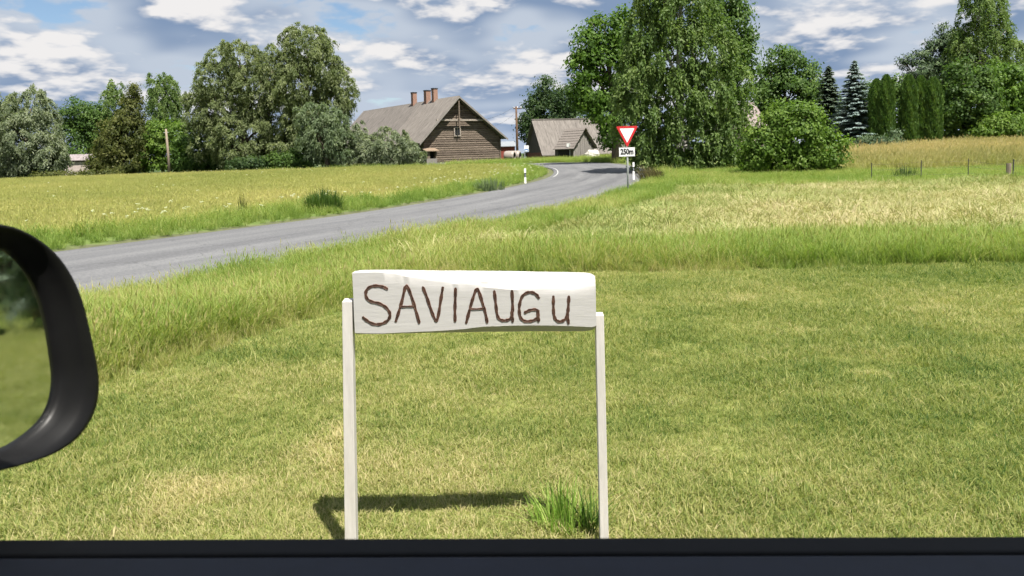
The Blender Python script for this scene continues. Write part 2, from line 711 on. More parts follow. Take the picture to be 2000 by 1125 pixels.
# ================================================================== GRASS
def clump(name, nb, rad, h0, h1, wd, lean, droop, mat, seed, heads=0.0, segs=3):
    """a tuft of tapering bent blades, optionally with seed heads"""
    g = np.random.default_rng(seed)
    vs, fs, bl = [], [], []
    for _ in range(nb):
        a = g.uniform(0, 2 * math.pi)
        r = rad * math.sqrt(g.uniform())
        bx, by = r * math.cos(a), r * math.sin(a)
        h = g.uniform(h0, h1)
        a2 = g.uniform(0, 2 * math.pi)
        ln = abs(g.normal(0, lean)) + 0.05
        dx, dy = math.cos(a2), math.sin(a2)
        sx, sy = -dy, dx
        k = len(vs)
        q = g.uniform()
        head = g.uniform() < heads
        ww = wd * g.uniform(0.7, 1.3) * (0.55 if head else 1)
        for i in range(segs + 1):
            f = i / segs
            o_ = h * (ln * f + droop * f * f * g.uniform(0.7, 1.3))
            z = h * f * (1 - 0.35 * (ln + droop) * f * f)
            wv = ww * (1 - f) ** 0.7
            px_, py_ = bx + dx * o_, by + dy * o_
            if i < segs:
                vs += [(px_ - sx * wv, py_ - sy * wv, z), (px_ + sx * wv, py_ + sy * wv, z)]
                bl += [q, q]
            else:
                vs.append((px_, py_, z))
                bl.append(q)
        for i in range(segs - 1):
            fs.append((k + 2 * i, k + 2 * i + 1, k + 2 * i + 3, k + 2 * i + 2))
        fs.append((k + 2 * segs - 2, k + 2 * segs - 1, k + 2 * segs))
        if head:
            tx, ty, tz = vs[k + 2 * segs]
            hl = h * 0.2
            for rot in (0, 1):
                ex, ey = (sx, sy) if rot == 0 else (dx, dy)
                k2 = len(vs)
                ww2 = wd * 1.6
                vs += [(tx, ty, tz - hl * .5), (tx + ex * ww2, ty + ey * ww2, tz), (tx + dx * hl * .25, ty + dy * hl * .25, tz + hl * .6), (tx - ex * ww2, ty - ey * ww2, tz)]
                bl += [1.0] * 4
                fs.append((k2, k2 + 1, k2 + 2, k2 + 3))
    me_ = bpy.data.meshes.new(name)
    me_.from_pydata(vs, [], fs)
    at_ = me_.attributes.new('blade', 'FLOAT', 'POINT')
    at_.data.foreach_set('value', np.array(bl, np.float32) - 0.5)
    me_.materials.append(mat)
    me_.update()
    return bpy.data.objects.new(name, me_)


def scatter(name, label, cat, P, scl, tint, kinds, tilt=0.12):
    """one ground cover object: every point carries a tuft"""
    n = len(P)
    me_ = bpy.data.meshes.new(name)
    me_.vertices.add(n)
    me_.vertices.foreach_set('co', P.astype(np.float32).ravel())
    rot = np.stack([rng.normal(0, tilt, n), rng.normal(0, tilt, n), rng.uniform(0, 6.283, n)], 1)
    for nm, ty, arr in (('rot', 'FLOAT_VECTOR', rot), ('scl', 'FLOAT', scl), ('tint', 'FLOAT', np.clip(tint, 0, 1))):
        a_ = me_.attributes.new(nm, ty, 'POINT')
        a_.data.foreach_set('vector' if ty == 'FLOAT_VECTOR' else 'value', np.asarray(arr, np.float32).ravel())
    a_ = me_.attributes.new('pick', 'INT', 'POINT')
    a_.data.foreach_set('value', rng.integers(0, len(kinds), n).astype(np.int32))
    me_.update()
    o = link(name, me_)
    c = bpy.data.collections.new(name + '_tufts')
    for k in kinds:
        c.objects.link(k)
    g = bpy.data.node_groups.new(name, 'GeometryNodeTree')
    g.interface.new_socket('Geometry', in_out='INPUT', socket_type='NodeSocketGeometry')
    g.interface.new_socket('Geometry', in_out='OUTPUT', socket_type='NodeSocketGeometry')
    gi, go = g.nodes.new('NodeGroupInput'), g.nodes.new('NodeGroupOutput')
    ci = g.nodes.new('GeometryNodeCollectionInfo')
    ci.inputs['Collection'].default_value = c
    ci.inputs['Separate Children'].default_value = True
    ci.inputs['Reset Children'].default_value = True
    ip = g.nodes.new('GeometryNodeInstanceOnPoints')
    ip.inputs['Pick Instance'].default_value = True

    def named(nm, ty):
        q = g.nodes.new('GeometryNodeInputNamedAttribute')
        q.data_type = ty
        q.inputs['Name'].default_value = nm
        return q.outputs['Attribute']
    g.links.new(gi.outputs[0], ip.inputs['Points'])
    g.links.new(ci.outputs[0], ip.inputs['Instance'])
    g.links.new(named('pick', 'INT'), ip.inputs['Instance Index'])
    g.links.new(named('rot', 'FLOAT_VECTOR'), ip.inputs['Rotation'])
    g.links.new(named('scl', 'FLOAT'), ip.inputs['Scale'])
    g.links.new(ip.outputs[0], go.inputs[0])
    md = o.modifiers.new('tufts', 'NODES')
    md.node_group = g
    return tag(o, label, cat, kind='stuff')


def sample(n, y0, y1, slope=0.74, pad=0.8, p=1.0, xlo=None, xhi=None):
    """points spread over the ground ahead, thinner with distance (p>0: more near)"""
    u = rng.uniform(size=n)
    # density per area ~ Y^-p  -> pdf(Y) ~ Y^(1-p)
    e = 2 - p
    if abs(e) < 1e-6:
        Y = y0 * (y1 / y0) ** u
    else:
        Y = (y0 ** e + u * (y1 ** e - y0 ** e)) ** (1 / e)
    X = rng.uniform(-1, 1, n) * (slope * Y + pad)
    m = np.ones(n, bool)
    if xlo is not None:
        m &= X > xlo
    if xhi is not None:
        m &= X < xhi
    return X[m], Y[m]


def patch(X, Y, f=0.35, seed=1):
    return 0.55 * hash_noise(X, Y, f, seed) + 0.3 * hash_noise(X, Y, f * 3.1, seed + 1) + 0.15 * hash_noise(X, Y, f * 8.3, seed + 2)


G_lawn = leafmat('lawn_grass', [(0.0, (0.060, 0.120, 0.020)), (0.35, (0.205, 0.252, 0.058)), (0.7, (0.320, 0.328, 0.108)), (1.0, (0.50, 0.43, 0.23))],
                 0.45, kind='INSTANCER', jitter=0.8)
G_tall = leafmat('tall_grass', [(0.0, (0.100, 0.180, 0.030)), (0.45, (0.215, 0.295, 0.062)), (0.75, (0.34, 0.355, 0.115)), (1.0, (0.50, 0.43, 0.22))],
                 0.48, kind='INSTANCER', jitter=0.5)
G_hay = leafmat('hay_grass', [(0.0, (0.13, 0.20, 0.045)), (0.4, (0.255, 0.285, 0.090)), (0.75, (0.39, 0.36, 0.175)), (1.0, (0.53, 0.45, 0.28))],
                0.3, kind='INSTANCER', jitter=0.5)
G_gold = leafmat('golden_grass', [(0.0, (0.24, 0.27, 0.09)), (0.4, (0.41, 0.385, 0.175)), (0.8, (0.55, 0.475, 0.25)), (1.0, (0.60, 0.50, 0.30))],
                 0.48, kind='INSTANCER', jitter=0.4)
G_field = leafmat('field_grass', [(0.0, (0.20, 0.255, 0.065)), (0.4, (0.355, 0.365, 0.125)), (0.75, (0.48, 0.45, 0.180)), (1.0, (0.52, 0.45, 0.22))],
                  0.48, kind='INSTANCER', jitter=0.2)

K_lawn = [clump('lawn_tuft', 52, 0.085, 0.016, 0.050, 0.0019, 0.6, 0.35, G_lawn, 100 + i) for i in range(5)]
K_tall = [clump('tall_tuft', 44, 0.15, 0.18, 0.46, 0.0042, 0.28, 0.38, G_tall, 200 + i, heads=0.06, segs=4) for i in range(5)]
K_hay = [clump('hay_tuft', 46, 0.22, 0.05, 0.19, 0.006, 0.7, 0.5, G_hay, 300 + i) for i in range(4)]
K_gold = [clump('golden_tuft', 42, 0.32, 0.35, 0.82, 0.009, 0.22, 0.3, G_gold, 400 + i, heads=0.45) for i in range(4)]
K_field = [clump('field_tuft', 44, 0.32, 0.18, 0.38, 0.008, 0.30, 0.35, G_field, 500 + i, heads=0.3) for i in range(4)]


def put(X, Y):
    return np.stack([X, Y, gz(X, Y) - 0.005], 1)


# lawn
X, Y = sample(52000, 1.2, 9.8, 0.74, 0.8, 0.9)
d = road_dist(X, Y)
z = zone_masks(X, Y, d)
k = z[0]
X, Y = X[k], Y[k]
pt = patch(X, Y, 0.55, 11)
bright = hash_noise(X, Y, 0.3, 13)
tint = 0.16 + 0.58 * pt + 0.45 * sstep(.80, .92, hash_noise(X, Y, 1.6, 37)) * sstep(.5, .7, hash_noise(X, Y, 5.0, 38)) + 0.30 * (hash_noise(X * .35, Y * 2.6, 1.0, 19) - .5) + 0.12 * (hash_noise(X, Y, 4.0, 29) - .5) + rng.normal(0, 0.10, len(X))
scl = (0.60 + 0.42 * hash_noise(X, Y, 1.7, 23)) * rng.uniform(0.75, 1.25, len(X)) * (1 + 0.04 * Y)
scatter('lawn_grass', 'short mown lawn grass around the white wooden name sign', 'grass', put(X, Y), scl, tint, K_lawn)
# lawn out of frame to the right, only met in the wing mirror
X = rng.uniform(1.5, 22, 12000)
Y = rng.uniform(0.9, 9, 12000)
k = X > 0.74 * Y + 0.8
X, Y = X[k], Y[k]
scatter('lawn_grass', 'short mown lawn grass beside the car seen in the mirror', 'grass', put(X, Y), rng.uniform(1.2, 2.0, len(X)), 0.12 + 0.6 * patch(X, Y, .4, 3), K_lawn)

# tall grass between lawn and road, and around
X, Y = sample(80000, 2.0, 42, 0.74, 1.5, 1.15)
d = road_dist(X, Y)
z = zone_masks(X, Y, d)
k = (z[1] | z[3]) & (np.abs(d) > HW + 0.15)
X, Y, d, st = X[k], Y[k], d[k], z[3][k]
le = lawn_edge(X)
cut = np.where(X > -.6, sstep(-0.1, 0.35, Y - le), sstep(0.0, 1.1, Y - le))                        # mown low at the lawn's border
pt = patch(X, Y, 0.28, 31)
tint = 0.06 + 0.75 * pt + 0.35 * (1 - cut) * hash_noise(X, Y, .8, 5) + rng.normal(0, .1, len(X))
tint += 0.30 * np.exp(-((X + 0.3) / 1.5) ** 2 - ((Y - 11.5) / 2.6) ** 2)
scl = (0.32 + 0.68 * cut) * rng.uniform(0.7, 1.2, len(X)) * (0.75 + 0.5 * hash_noise(X, Y, .5, 9)) * (1 - 0.22 * (d < HW + 1.6)) * np.where((X > -.6) & (Y < 16), .82, 1.0)
scl *= np.where(st, 0.95 - .25 * (X > 8), 1.0)
scatter('tall_grass', 'long uncut grass on the verge between lawn and road', 'grass', put(X, Y), scl, tint, K_tall)

# cut hay
X, Y = sample(52000, 10, 29, 0.74, 1.0, 0.9)
d = road_dist(X, Y)
z = zone_masks(X, Y, d)
k = z[4]
X, Y = X[k], Y[k]
ttx = 0.22 + 0.85 * (patch(X, Y * 1.8, 0.22, 41) - 0.15) + rng.normal(0, 0.1, len(X))
scatter('cut_hay', 'pale cut meadow with drying grass right of the road', 'hay', put(X, Y), rng.uniform(0.7, 1.35, len(X)) * (0.7 + .6 * hash_noise(X, Y, .6, 7)), ttx, K_hay, 0.25)

# golden meadow beyond the fence
X, Y = sample(26000, 33, 62, 0.74, 1.0, 0.6, xlo=6.5)
d = road_dist(X, Y)
z = zone_masks(X, Y, d)
k = z[2]
X, Y = X[k], Y[k]
tint = 0.15 + 0.6 * patch(X, Y, 0.15, 51) + 0.25 * sstep(34, 46, Y) + rng.normal(0, .1, len(X)) - .1
scatter('golden_grass', 'tall ripe golden grass beyond the wire fence', 'grass', put(X, Y), rng.uniform(0.75, 1.2, len(X)), tint, K_gold)

# the field on the left and its road verge
X, Y = sample(84000, 11, 78, 1.1, 3.0, 0.75, xhi=6)
d = road_dist(X, Y)
z = zone_masks(X, Y, d)
k = z[6] & (Y < 77.5)
X2, Y2 = X[k], Y[k]
ttx = 0.14 + 0.52 * patch(X2, Y2, 0.12, 61) + 0.25 * np.exp(-((Y2 - 22) / 10) ** 2) * hash_noise(X2, Y2, .3, 4) + rng.normal(0, .08, len(X2))
scatter('field_grass', 'yellow green hay field left of the road', 'crop', put(X2, Y2), rng.uniform(0.8, 1.2, len(X2)), ttx, K_field)
X, Y = sample(52000, 9, 66, 0.76, 3.0, 0.95, xhi=8)
d = road_dist(X, Y)
z = zone_masks(X, Y, d)
k = z[5] & (np.abs(d) > HW + 0.35)
X2, Y2, d2 = X[k], Y[k], d[k]
ttx = 0.02 + 0.58 * patch(X2, Y2, 0.3, 71) + rng.normal(0, .1, len(X2)) + .15 * sstep(3.6, 5.2, -d2)
sc2 = rng.uniform(0.7, 1.25, len(X2)) * (0.5 + 0.55 * sstep(HW + .3, HW + 2, -d2)) * (1 + .25 * sstep(35, 55, Y2))
scatter('verge_grass', 'green rough grass on the far verge of the road', 'grass', put(X2, Y2), sc2, ttx, K_tall)
# grass beyond the bend, round the barn and under the trees
n = 14000
X = rng.uniform(-6, 34, n)
Y = rng.uniform(36, 80, n)
d = road_dist(X, Y)
k = (d > HW + 0.4) & ((X < 8 + 0 * Y) | (Y > 60)) & ((Y < 76) | (X > 12))
X, Y = X[k], Y[k]
scatter('rough_grass', 'rough grass beyond the bend in front of the old barn', 'grass', put(X, Y), rng.uniform(0.9, 1.6, len(X)), 0.2 + .55 * patch(X, Y, .2, 81), K_tall)

# ================================================================== TREES
M_bark = plain('bark', (0.11, 0.09, 0.07), 0.9, 0.35, 6, 0.1, 0.6, (4, 4, 1))
M_birchbark = plain('birch_bark', (0.10, 0.09, 0.08), 0.8, 0.3, 5, 0.2, 0.2, (1, 1, 4), col2=(0.62, 0.60, 0.56))

LEAF = {}


def leafc(key, stops, tr=0.48):
    LEAF[key] = leafmat('leaf_' + key, stops, tr)


leafc('willow', [(0, (0.115, 0.150, 0.062)), (0.5, (0.185, 0.225, 0.102)), (1, (0.28, 0.315, 0.160))], .52)
leafc('silver', [(0, (0.130, 0.165, 0.098)), (0.5, (0.205, 0.245, 0.150)), (1, (0.30, 0.335, 0.22))], .52)
leafc('bluewillow', [(0, (0.105, 0.150, 0.080)), (0.5, (0.165, 0.215, 0.118)), (1, (0.24, 0.295, 0.17))], .52)
leafc('green', [(0, (0.040, 0.080, 0.018)), (0.5, (0.072, 0.135, 0.028)), (1, (0.13, 0.205, 0.046))])
leafc('bright', [(0, (0.060, 0.115, 0.016)), (0.5, (0.110, 0.190, 0.028)), (1, (0.19, 0.275, 0.055))])
leafc('maple', [(0, (0.042, 0.090, 0.013)), (0.5, (0.080, 0.155, 0.020)), (1, (0.155, 0.255, 0.040))])
leafc('birch', [(0, (0.080, 0.135, 0.038)), (0.5, (0.130, 0.200, 0.056)), (1, (0.21, 0.280, 0.095))], .52)
leafc('olive', [(0, (0.054, 0.072, 0.017)), (0.5, (0.092, 0.110, 0.027)), (1, (0.155, 0.16, 0.048))])
leafc('dark', [(0, (0.028, 0.058, 0.020)), (0.5, (0.052, 0.094, 0.030)), (1, (0.09, 0.14, 0.046))])
leafc('bluespruce', [(0, (0.085, 0.125, 0.112)), (0.5, (0.185, 0.250, 0.235)), (1, (0.33, 0.41, 0.40))], 0.2)
leafc('spruce', [(0, (0.048, 0.076, 0.046)), (0.5, (0.090, 0.132, 0.084)), (1, (0.16, 0.21, 0.145))], 0.15)
leafc('thuja', [(0, (0.045, 0.095, 0.020)), (0.5, (0.085, 0.155, 0.034)), (1, (0.145, 0.23, 0.055))], 0.35)
leafc('pine', [(0, (0.030, 0.055, 0.024)), (0.5, (0.055, 0.092, 0.040)), (1, (0.10, 0.145, 0.060))], 0.15)
leafc('tuft', [(0, (0.15, 0.28, 0.045)), (0.5, (0.26, 0.40, 0.075)), (1, (0.42, 0.50, 0.15))], 0.5)
leafc('sedge', [(0, (0.060, 0.055, 0.022)), (0.5, (0.105, 0.092, 0.036)), (1, (0.18, 0.15, 0.06))], 0.2)


def rdir(n):
    return unit(rng.normal(size=(n, 3)))


def crown_points(lobes, rc, cov_clump):
    """clump centres spread through the lobes, mostly near their skin"""
    out_c, out_n = [], []
    LB = np.array(lobes)
    for i, (cx, cy, cz, rx, ry, rz) in enumerate(lobes):
        area = 4 * math.pi * ((rx * ry) ** 1.6 / 3 + (rx * rz) ** 1.6 / 3 + (ry * rz) ** 1.6 / 3) ** (1 / 1.6)
        n = max(8, int(cov_clump * area / (math.pi * rc * rc)))
        dn = rdir(n)
        rr = rng.uniform(0, 1, n) ** 0.4
        rr = 0.45 + 0.55 * rr
        # uneven outline
        rr *= 1 + 0.16 * np.sin(dn[:, 0] * 5.1 + i * 1.7) * np.sin(dn[:, 2] * 4.3 + i) + rng.normal(0, 0.05, n)
        p = np.array((cx, cy, cz)) + dn * np.array((rx, ry, rz)) * rr[:, None]
        keep = np.ones(n, bool)
        for j in range(len(lobes)):
            if j == i:
                continue
            q = np.linalg.norm((p - LB[j, :3]) / LB[j, 3:], axis=1)
            keep &= ~((q < 0.55) & (rng.uniform(size=n) < 0.8))
        out_c.append(p[keep])
        out_n.append(dn[keep])
    return np.concatenate(out_c), np.concatenate(out_n)


def foliage(style, lobes, ll, lw, cov, rc):
    cov = cov * COV
    """returns quads and tints"""
    lobe_area = sum(math.pi * l[3] * l[5] for l in lobes)
    nleaf = int(cov * lobe_area / (2 * ll * lw))
    C, CN = crown_points(lobes, rc, 1.7 if style != 'birch' else 1.6)
    nc = len(C)
    per = max(4, nleaf // nc)
    ct = rng.uniform(0.1, 0.85, nc) + 0.1 * CN[:, 2]
    if style == 'broad':
        off = rng.normal(size=(nc, per, 3)) * rc * np.array((0.55, 0.55, 0.38))
        c = C[:, None, :] + off
        nn = unit(CN[:, None, :] * 0.7 + off / rc * 0.9 + np.array((0, 0, 0.45)) + rng.normal(size=off.shape) * 0.5)
        dd = np.cross(nn, rng.normal(size=off.shape)) + np.array((0, 0, -0.35))
        ls = ll * rng.uniform(0.6, 1.25, (nc, per))
        ws = lw * rng.uniform(0.7, 1.2, (nc, per))
    else:
        # sprays: strands that leave the clump outwards and then hang
        ns = max(2, per // (9 if style == 'willow' else 12))
        pl = per // ns
        hang = {'willow': 0.9, 'birch': 1.25}[style]
        sd_ = unit(CN[:, None, :] * np.array((1, 1, 0.5)) + rng.normal(size=(nc, ns, 3)) * 0.75 + np.array((0, 0, 0.35 if style == 'willow' else 0.1)))
        Ls = rc * rng.uniform(0.9, 1.9, (nc, ns))
        f = np.linspace(0.05, 1, pl)[None, None, :] + rng.normal(0, .03, (nc, ns, pl))
        pos = (C[:, None, None, :] + sd_[:, :, None, :] * (Ls[:, :, None] * f * (1 - 0.35 * f))[..., None])
        pos[..., 2] -= hang * Ls[:, :, None] * f * f * 0.8
        pos += rng.normal(0, 0.05 * rc + ll * 0.35, pos.shape)
        tdir = sd_[:, :, None, :] * (1 - 0.7 * f)[..., None] + np.zeros_like(pos)
        tdir[..., 2] -= hang * 1.6 * f * 0.8
        c = pos.reshape(nc, -1, 3)
        dd = (unit(tdir) + rng.normal(size=tdir.shape) * 0.45).reshape(nc, -1, 3)
        nn = unit(CN[:, None, :] + rng.normal(size=c.shape) * 0.7 + np.array((0, 0, 0.3)))
        ls = ll * rng.uniform(0.6, 1.3, c.shape[:2])
        ws = lw * rng.uniform(0.7, 1.2, c.shape[:2])
    tt_ = np.clip(ct[:, None] + rng.normal(0, 0.16, c.shape[:2]), 0, 1)
    return leaf_quads(c.reshape(-1, 3), dd.reshape(-1, 3), nn.reshape(-1, 3), ls.ravel(), ws.ravel()), tt_.ravel()


NL = 0
COV = 2.1


def lobes_px(Y, spec, base):
    o = []
    for q in spec:
        px, py, rx, ry = q[:4]
        dy = q[4] if len(q) > 4 else random.uniform(-0.25, 0.25) * rx * Y / F
        p = at(px, py, Y)
        rxm, rym = rx * Y / F, ry * Y / F
        o.append((p.x - base.x, p.y - base.y + dy, p.z - base.z, rxm, 0.5 * (rxm + rym) * 0.95, rym))
    return o


def base_at(px, Y):
    p = at(px, 320, Y)
    return Vector((p.x, p.y, float(gz(p.x, p.y)) - 0.03))


def limbs(root, lobes, r0, mat, lean=0.0, top=None, every=1):
    mb = MB()
    zs = sorted(lobes, key=lambda q: -q[2])
    tp = top or Vector(zs[0][:3])
    pts = []
    for i in range(7):
        f = i / 6
        pts.append(Vector((tp.x * f ** 1.4 + random.uniform(-.08, .08) * (0 < i), tp.y * f ** 1.4, tp.z * f)))
    mb.tube(pts, [r0 * (1.25 if i == 0 else 1) * (1 - 0.86 * i / 6) for i in range(7)], 9)
    for q in zs[::every]:
        e = Vector(q[:3])
        f = min(0.8, max(0.12, (e.z - 0.35 * math.hypot(e.x - tp.x * .5, e.y)) / max(tp.z, .1) * 0.7))
        b0 = Vector((tp.x * f ** 1.4, tp.y * f ** 1.4, tp.z * f))
        md_ = b0.lerp(e, 0.5) + Vector((0, 0, 0.12 * (e - b0).length))
        mb.tube([b0, b0.lerp(md_, .5), md_, e], [r0 * .42 * (1 - .6 * f), r0 * .33 * (1 - .6 * f), r0 * .22, r0 * .07], 6)
        for _ in range(4):
            e2 = e + Vector((random.uniform(-1, 1) * q[3], random.uniform(-1, 1) * q[4], random.uniform(-.4, 1) * q[5])) * 0.75
            mb.tube([md_.lerp(e, .4), md_.lerp(e2, .7), e2], [r0 * .13, r0 * .08, r0 * .03], 5)
    return mb.build('trunk', mat, root, True)


def tree(name, label, cat, Y, basepx, spec, style, key, ll, lw, cov=3.4, rc=0.55, r0=0.22, group=None, bark=None, trunk=True):
    global NL
    b0 = base_at(basepx, Y)
    root = thing(name, label, cat, b0, 0, group)
    lb = lobes_px(Y, spec, b0)
    V, tt_ = foliage(style, lb, ll, lw, cov, rc)
    zmin = 0.02
    k_ = V[:, :, 2].min(1) > zmin
    V, tt_ = V[k_], tt_[k_]
    NL += len(V)
    quad_mesh('crown', V, tt_, LEAF[key], root)
    if trunk:
        limbs(root, lb, r0, bark or M_bark)
    return root


def spruce(name, label, Y, px, ytop, hw_px, key, cat='tree', group=None):
    global NL
    b0 = base_at(px, Y)
    H = at(px, ytop, Y).z - b0.z
    Rb = hw_px * Y / F
    root = thing(name, label, cat, b0, 0, group)
    c, d, nn, ls, ws, tt_ = [], [], [], [], [], []
    z = 0.25
    mb = MB()
    while z < H * 0.985:
        t_ = z / H
        Rz = 1.15 * Rb * (1 - t_) ** 0.88 * (0.9 + 0.2 * random.random()) + 0.05
        nb = max(6, int(7 + 9 * (1 - t_)))
        a0 = random.uniform(0, 6.28)
        for k_ in range(nb):
            a = a0 + 6.283 * k_ / nb + random.uniform(-.2, .2)
            Lb = Rz * random.uniform(0.78, 1.1)
            dr = 0.28 + 0.25 * (1 - t_) * random.random()
            rd_ = np.array((math.cos(a), math.sin(a), 0.0))
            sd_ = np.array((-math.sin(a), math.cos(a), 0.0))
            zz = z + random.uniform(-.12, .12)
            m = max(14, int(95 * Lb))
            f = rng.uniform(0.15, 1.03, m)
            wid = 0.30 * Lb * (1.1 - f) + 0.07
            s_ = rng.uniform(-1, 1, m) * wid
            pz = zz - dr * Lb * f + 0.32 * Lb * np.maximum(f - .6, 0) - rng.uniform(0, 0.10, m)
            p = rd_ * (Lb * f)[:, None] + sd_ * s_[:, None] + np.array((0, 0, 1)) * pz[:, None]
            c.append(p)
            d.append(rd_ + sd_ * (np.sign(s_) * rng.uniform(0.1, 0.9, m))[:, None] + np.array((0, 0, -.25)))
            nn.append(np.array((0, 0, 1.0)) + rng.normal(0, .28, (m, 3)) + rd_ * .25)
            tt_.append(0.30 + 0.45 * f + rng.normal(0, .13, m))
            mb.tube([(0, 0, zz), tuple(rd_ * Lb * .85 + np.array((0, 0, zz - dr * Lb * .8)))], [0.03 * (1 - t_) + .012, .008], 4, False)
        z += 0.17 + 0.17 * (1 - t_)
    c, d, nn, tt_ = map(np.concatenate, (c, d, nn, tt_))
    sc_ = Y / 60
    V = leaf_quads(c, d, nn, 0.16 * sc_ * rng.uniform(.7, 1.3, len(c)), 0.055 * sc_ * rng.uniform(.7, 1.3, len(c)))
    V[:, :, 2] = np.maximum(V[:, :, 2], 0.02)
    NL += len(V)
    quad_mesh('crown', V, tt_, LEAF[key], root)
    mb.tube([(0, 0, 0), (0, 0, H * .5), (0, 0, H)], [0.16, 0.09, 0.015], 8)
    mb.build('trunk', M_bark, root, True)
    return root


def thuja(label, Y, px, ytop, hw_px, name='thuja_column'):
    global NL
    b0 = base_at(px, Y)
    H = at(px, ytop, Y).z - b0.z
    Rb = hw_px * Y / F
    root = thing(name, label, 'tree', b0, 0, 'clipped thuja columns by the meadow')
    n = 13000
    t_ = rng.uniform(0, 1, n)
    a = rng.uniform(0, 6.283, n)
    prof = np.where(t_ < 0.12, 0.82 + 1.5 * t_, np.minimum(1, (1 - t_) * 5.0) ** 0.55)
    rr = Rb * prof * (0.86 + 0.10 * np.sin(a * 5 + 7 * t_) * np.sin(t_ * 23 + a * 2) + rng.normal(0, .06, n))
    rd_ = np.stack([np.cos(a), np.sin(a), 0 * a], 1)
    c = rd_ * rr[:, None]
    c[:, 2] = 0.06 + t_ * H
    d = np.stack([rd_[:, 0] * .35, rd_[:, 1] * .35, np.ones(n)], 1) + rng.normal(0, .22, (n, 3))
    nn = rd_ * .7 + rng.normal(0, .5, (n, 3)) + np.array((0, 0, .7))
    V = leaf_quads(c, d, nn, 0.16 * rng.uniform(.7, 1.3, n), 0.06 * rng.uniform(.7, 1.3, n))
    V[:, :, 2] = np.maximum(V[:, :, 2], 0.02)
    NL += n
    quad_mesh('crown', V, 0.45 + 0.25 * np.sin(a * 5 + 7 * t_) + rng.normal(0, .15, n), LEAF['thuja'], root)
    MB().tube([(0, 0, 0), (0, 0, H * .6), (0, 0, H * .96)], [0.10, 0.06, 0.015], 7).build('trunk', M_bark, root, True)
    return root


GL = 'trees behind the left field'
tree('willow_tree', 'silvery grey green willow at the left end of the field', 'tree', 80, 55,
     [(62, 212, 42, 44), (55, 268, 62, 58), (18, 300, 60, 45), (95, 300, 38, 46), (5, 240, 38, 50), (60, 318, 60, 30), (-40, 290, 40, 60)],
     'willow', 'silver', 0.15, 0.055, 4.0, 0.5, 0.3, GL)
tree('leafy_tree', 'dark green tree peeping out behind the silvery willow', 'tree', 96, -22,
     [(-22, 240, 36, 45), (-30, 290, 40, 45)], 'broad', 'dark', 0.17, 0.1, 3.2, 0.7, 0.25, GL)
tree('leafy_tree', 'round green tree rising behind the low pinkish shed', 'tree', 104, 160,
     [(155, 228, 30, 34), (145, 275, 34, 40), (185, 250, 30, 45), (165, 300, 40, 30)], 'broad', 'green', 0.18, 0.1, 3.2, 0.7, 0.25, GL)
tree('birch_tree', 'slim pointed birch behind the olive conifer, left one', 'tree', 106, 222,
     [(226, 178, 13, 22), (222, 215, 24, 40), (210, 255, 32, 45)], 'birch', 'birch', 0.16, 0.07, 3.6, 0.6, 0.2, GL, M_birchbark)
tree('juniper_tree', 'olive brown pyramid shaped conifer beside the pinkish shed', 'tree', 82, 240,
     [(262, 185, 9, 22), (258, 222, 22, 36), (245, 270, 46, 46), (236, 305, 60, 42), (230, 325, 55, 20)], 'broad', 'olive', 0.15, 0.065, 4.0, 0.5, 0.22, GL)
tree('birch_tree', 'twin topped birch standing above the leaning pole', 'tree', 103, 318,
     [(305, 165, 15, 22), (330, 168, 15, 26), (318, 200, 34, 36), (325, 225, 30, 30), (310, 250, 25, 30)], 'birch', 'birch', 0.16, 0.07, 3.4, 0.6, 0.2, GL, M_birchbark)
tree('lilac_bush', 'bright green lilac bush behind the leaning pole', 'bush', 83, 330,
     [(312, 275, 32, 36), (345, 262, 30, 28), (330, 305, 45, 32), (300, 310, 30, 28)], 'broad', 'bright', 0.15, 0.09, 3.6, 0.5, 0.12, GL)
tree('lilac_bush', 'dark green lilac bush between leaning pole and big willow', 'bush', 81, 385,
     [(380, 295, 40, 36), (400, 315, 40, 20), (365, 318, 35, 18), (428, 325, 20, 10)], 'broad', 'green', 0.15, 0.09, 3.6, 0.5, 0.12, GL)
tree('willow_tree', 'broad pale willow, left and lower of the two big ones', 'tree', 79, 480,
     [(470, 118, 52, 38), (425, 155, 42, 42), (395, 215, 34, 48), (500, 175, 55, 55), (440, 220, 48, 60), (478, 265, 55, 55),
      (535, 140, 32, 48), (545, 230, 38, 60), (400, 265, 32, 38), (540, 290, 45, 40), (490, 300, 40, 30), (450, 300, 30, 28)],
     'willow', 'willow', 0.14, 0.050, 3.7, 0.5, 0.45, GL)
tree('willow_tree', 'tallest pale willow with a domed top left of the house', 'tree', 77, 600,
     [(600, 92, 46, 46), (630, 125, 34, 50), (662, 168, 27, 42), (590, 165, 46, 50), (640, 205, 48, 42), (596, 235, 50, 50),
      (625, 280, 50, 40), (572, 120, 26, 40), (575, 290, 40, 36)],
     'willow', 'willow', 0.14, 0.050, 3.7, 0.5, 0.45, GL)
tree('willow_bush', 'bluish green willow bush in front of the tallest willow', 'bush', 73, 640,
     [(640, 240, 42, 34), (605, 225, 30, 26), (655, 275, 36, 36), (625, 270, 40, 36), (670, 305, 26, 22)], 'willow', 'bluewillow', 0.15, 0.055, 3.8, 0.5, 0.25, GL)
tree('willow_bush', 'rounded grey green willow bush against the log house', 'bush', 73.5, 755,
     [(762, 285, 48, 34), (725, 295, 35, 34), (798, 300, 28, 24), (700, 270, 16, 32), (745, 308, 55, 18), (695, 308, 18, 18)], 'willow', 'silver', 0.13, 0.05, 4.2, 0.42, 0.12)
tree('low_bush', 'low dark green bush under the two big willows', 'bush', 74, 550,
     [(545, 315, 28, 14), (575, 308, 22, 20), (600, 318, 22, 12)], 'broad', 'green', 0.12, 0.07, 3.8, 0.4, 0.06)
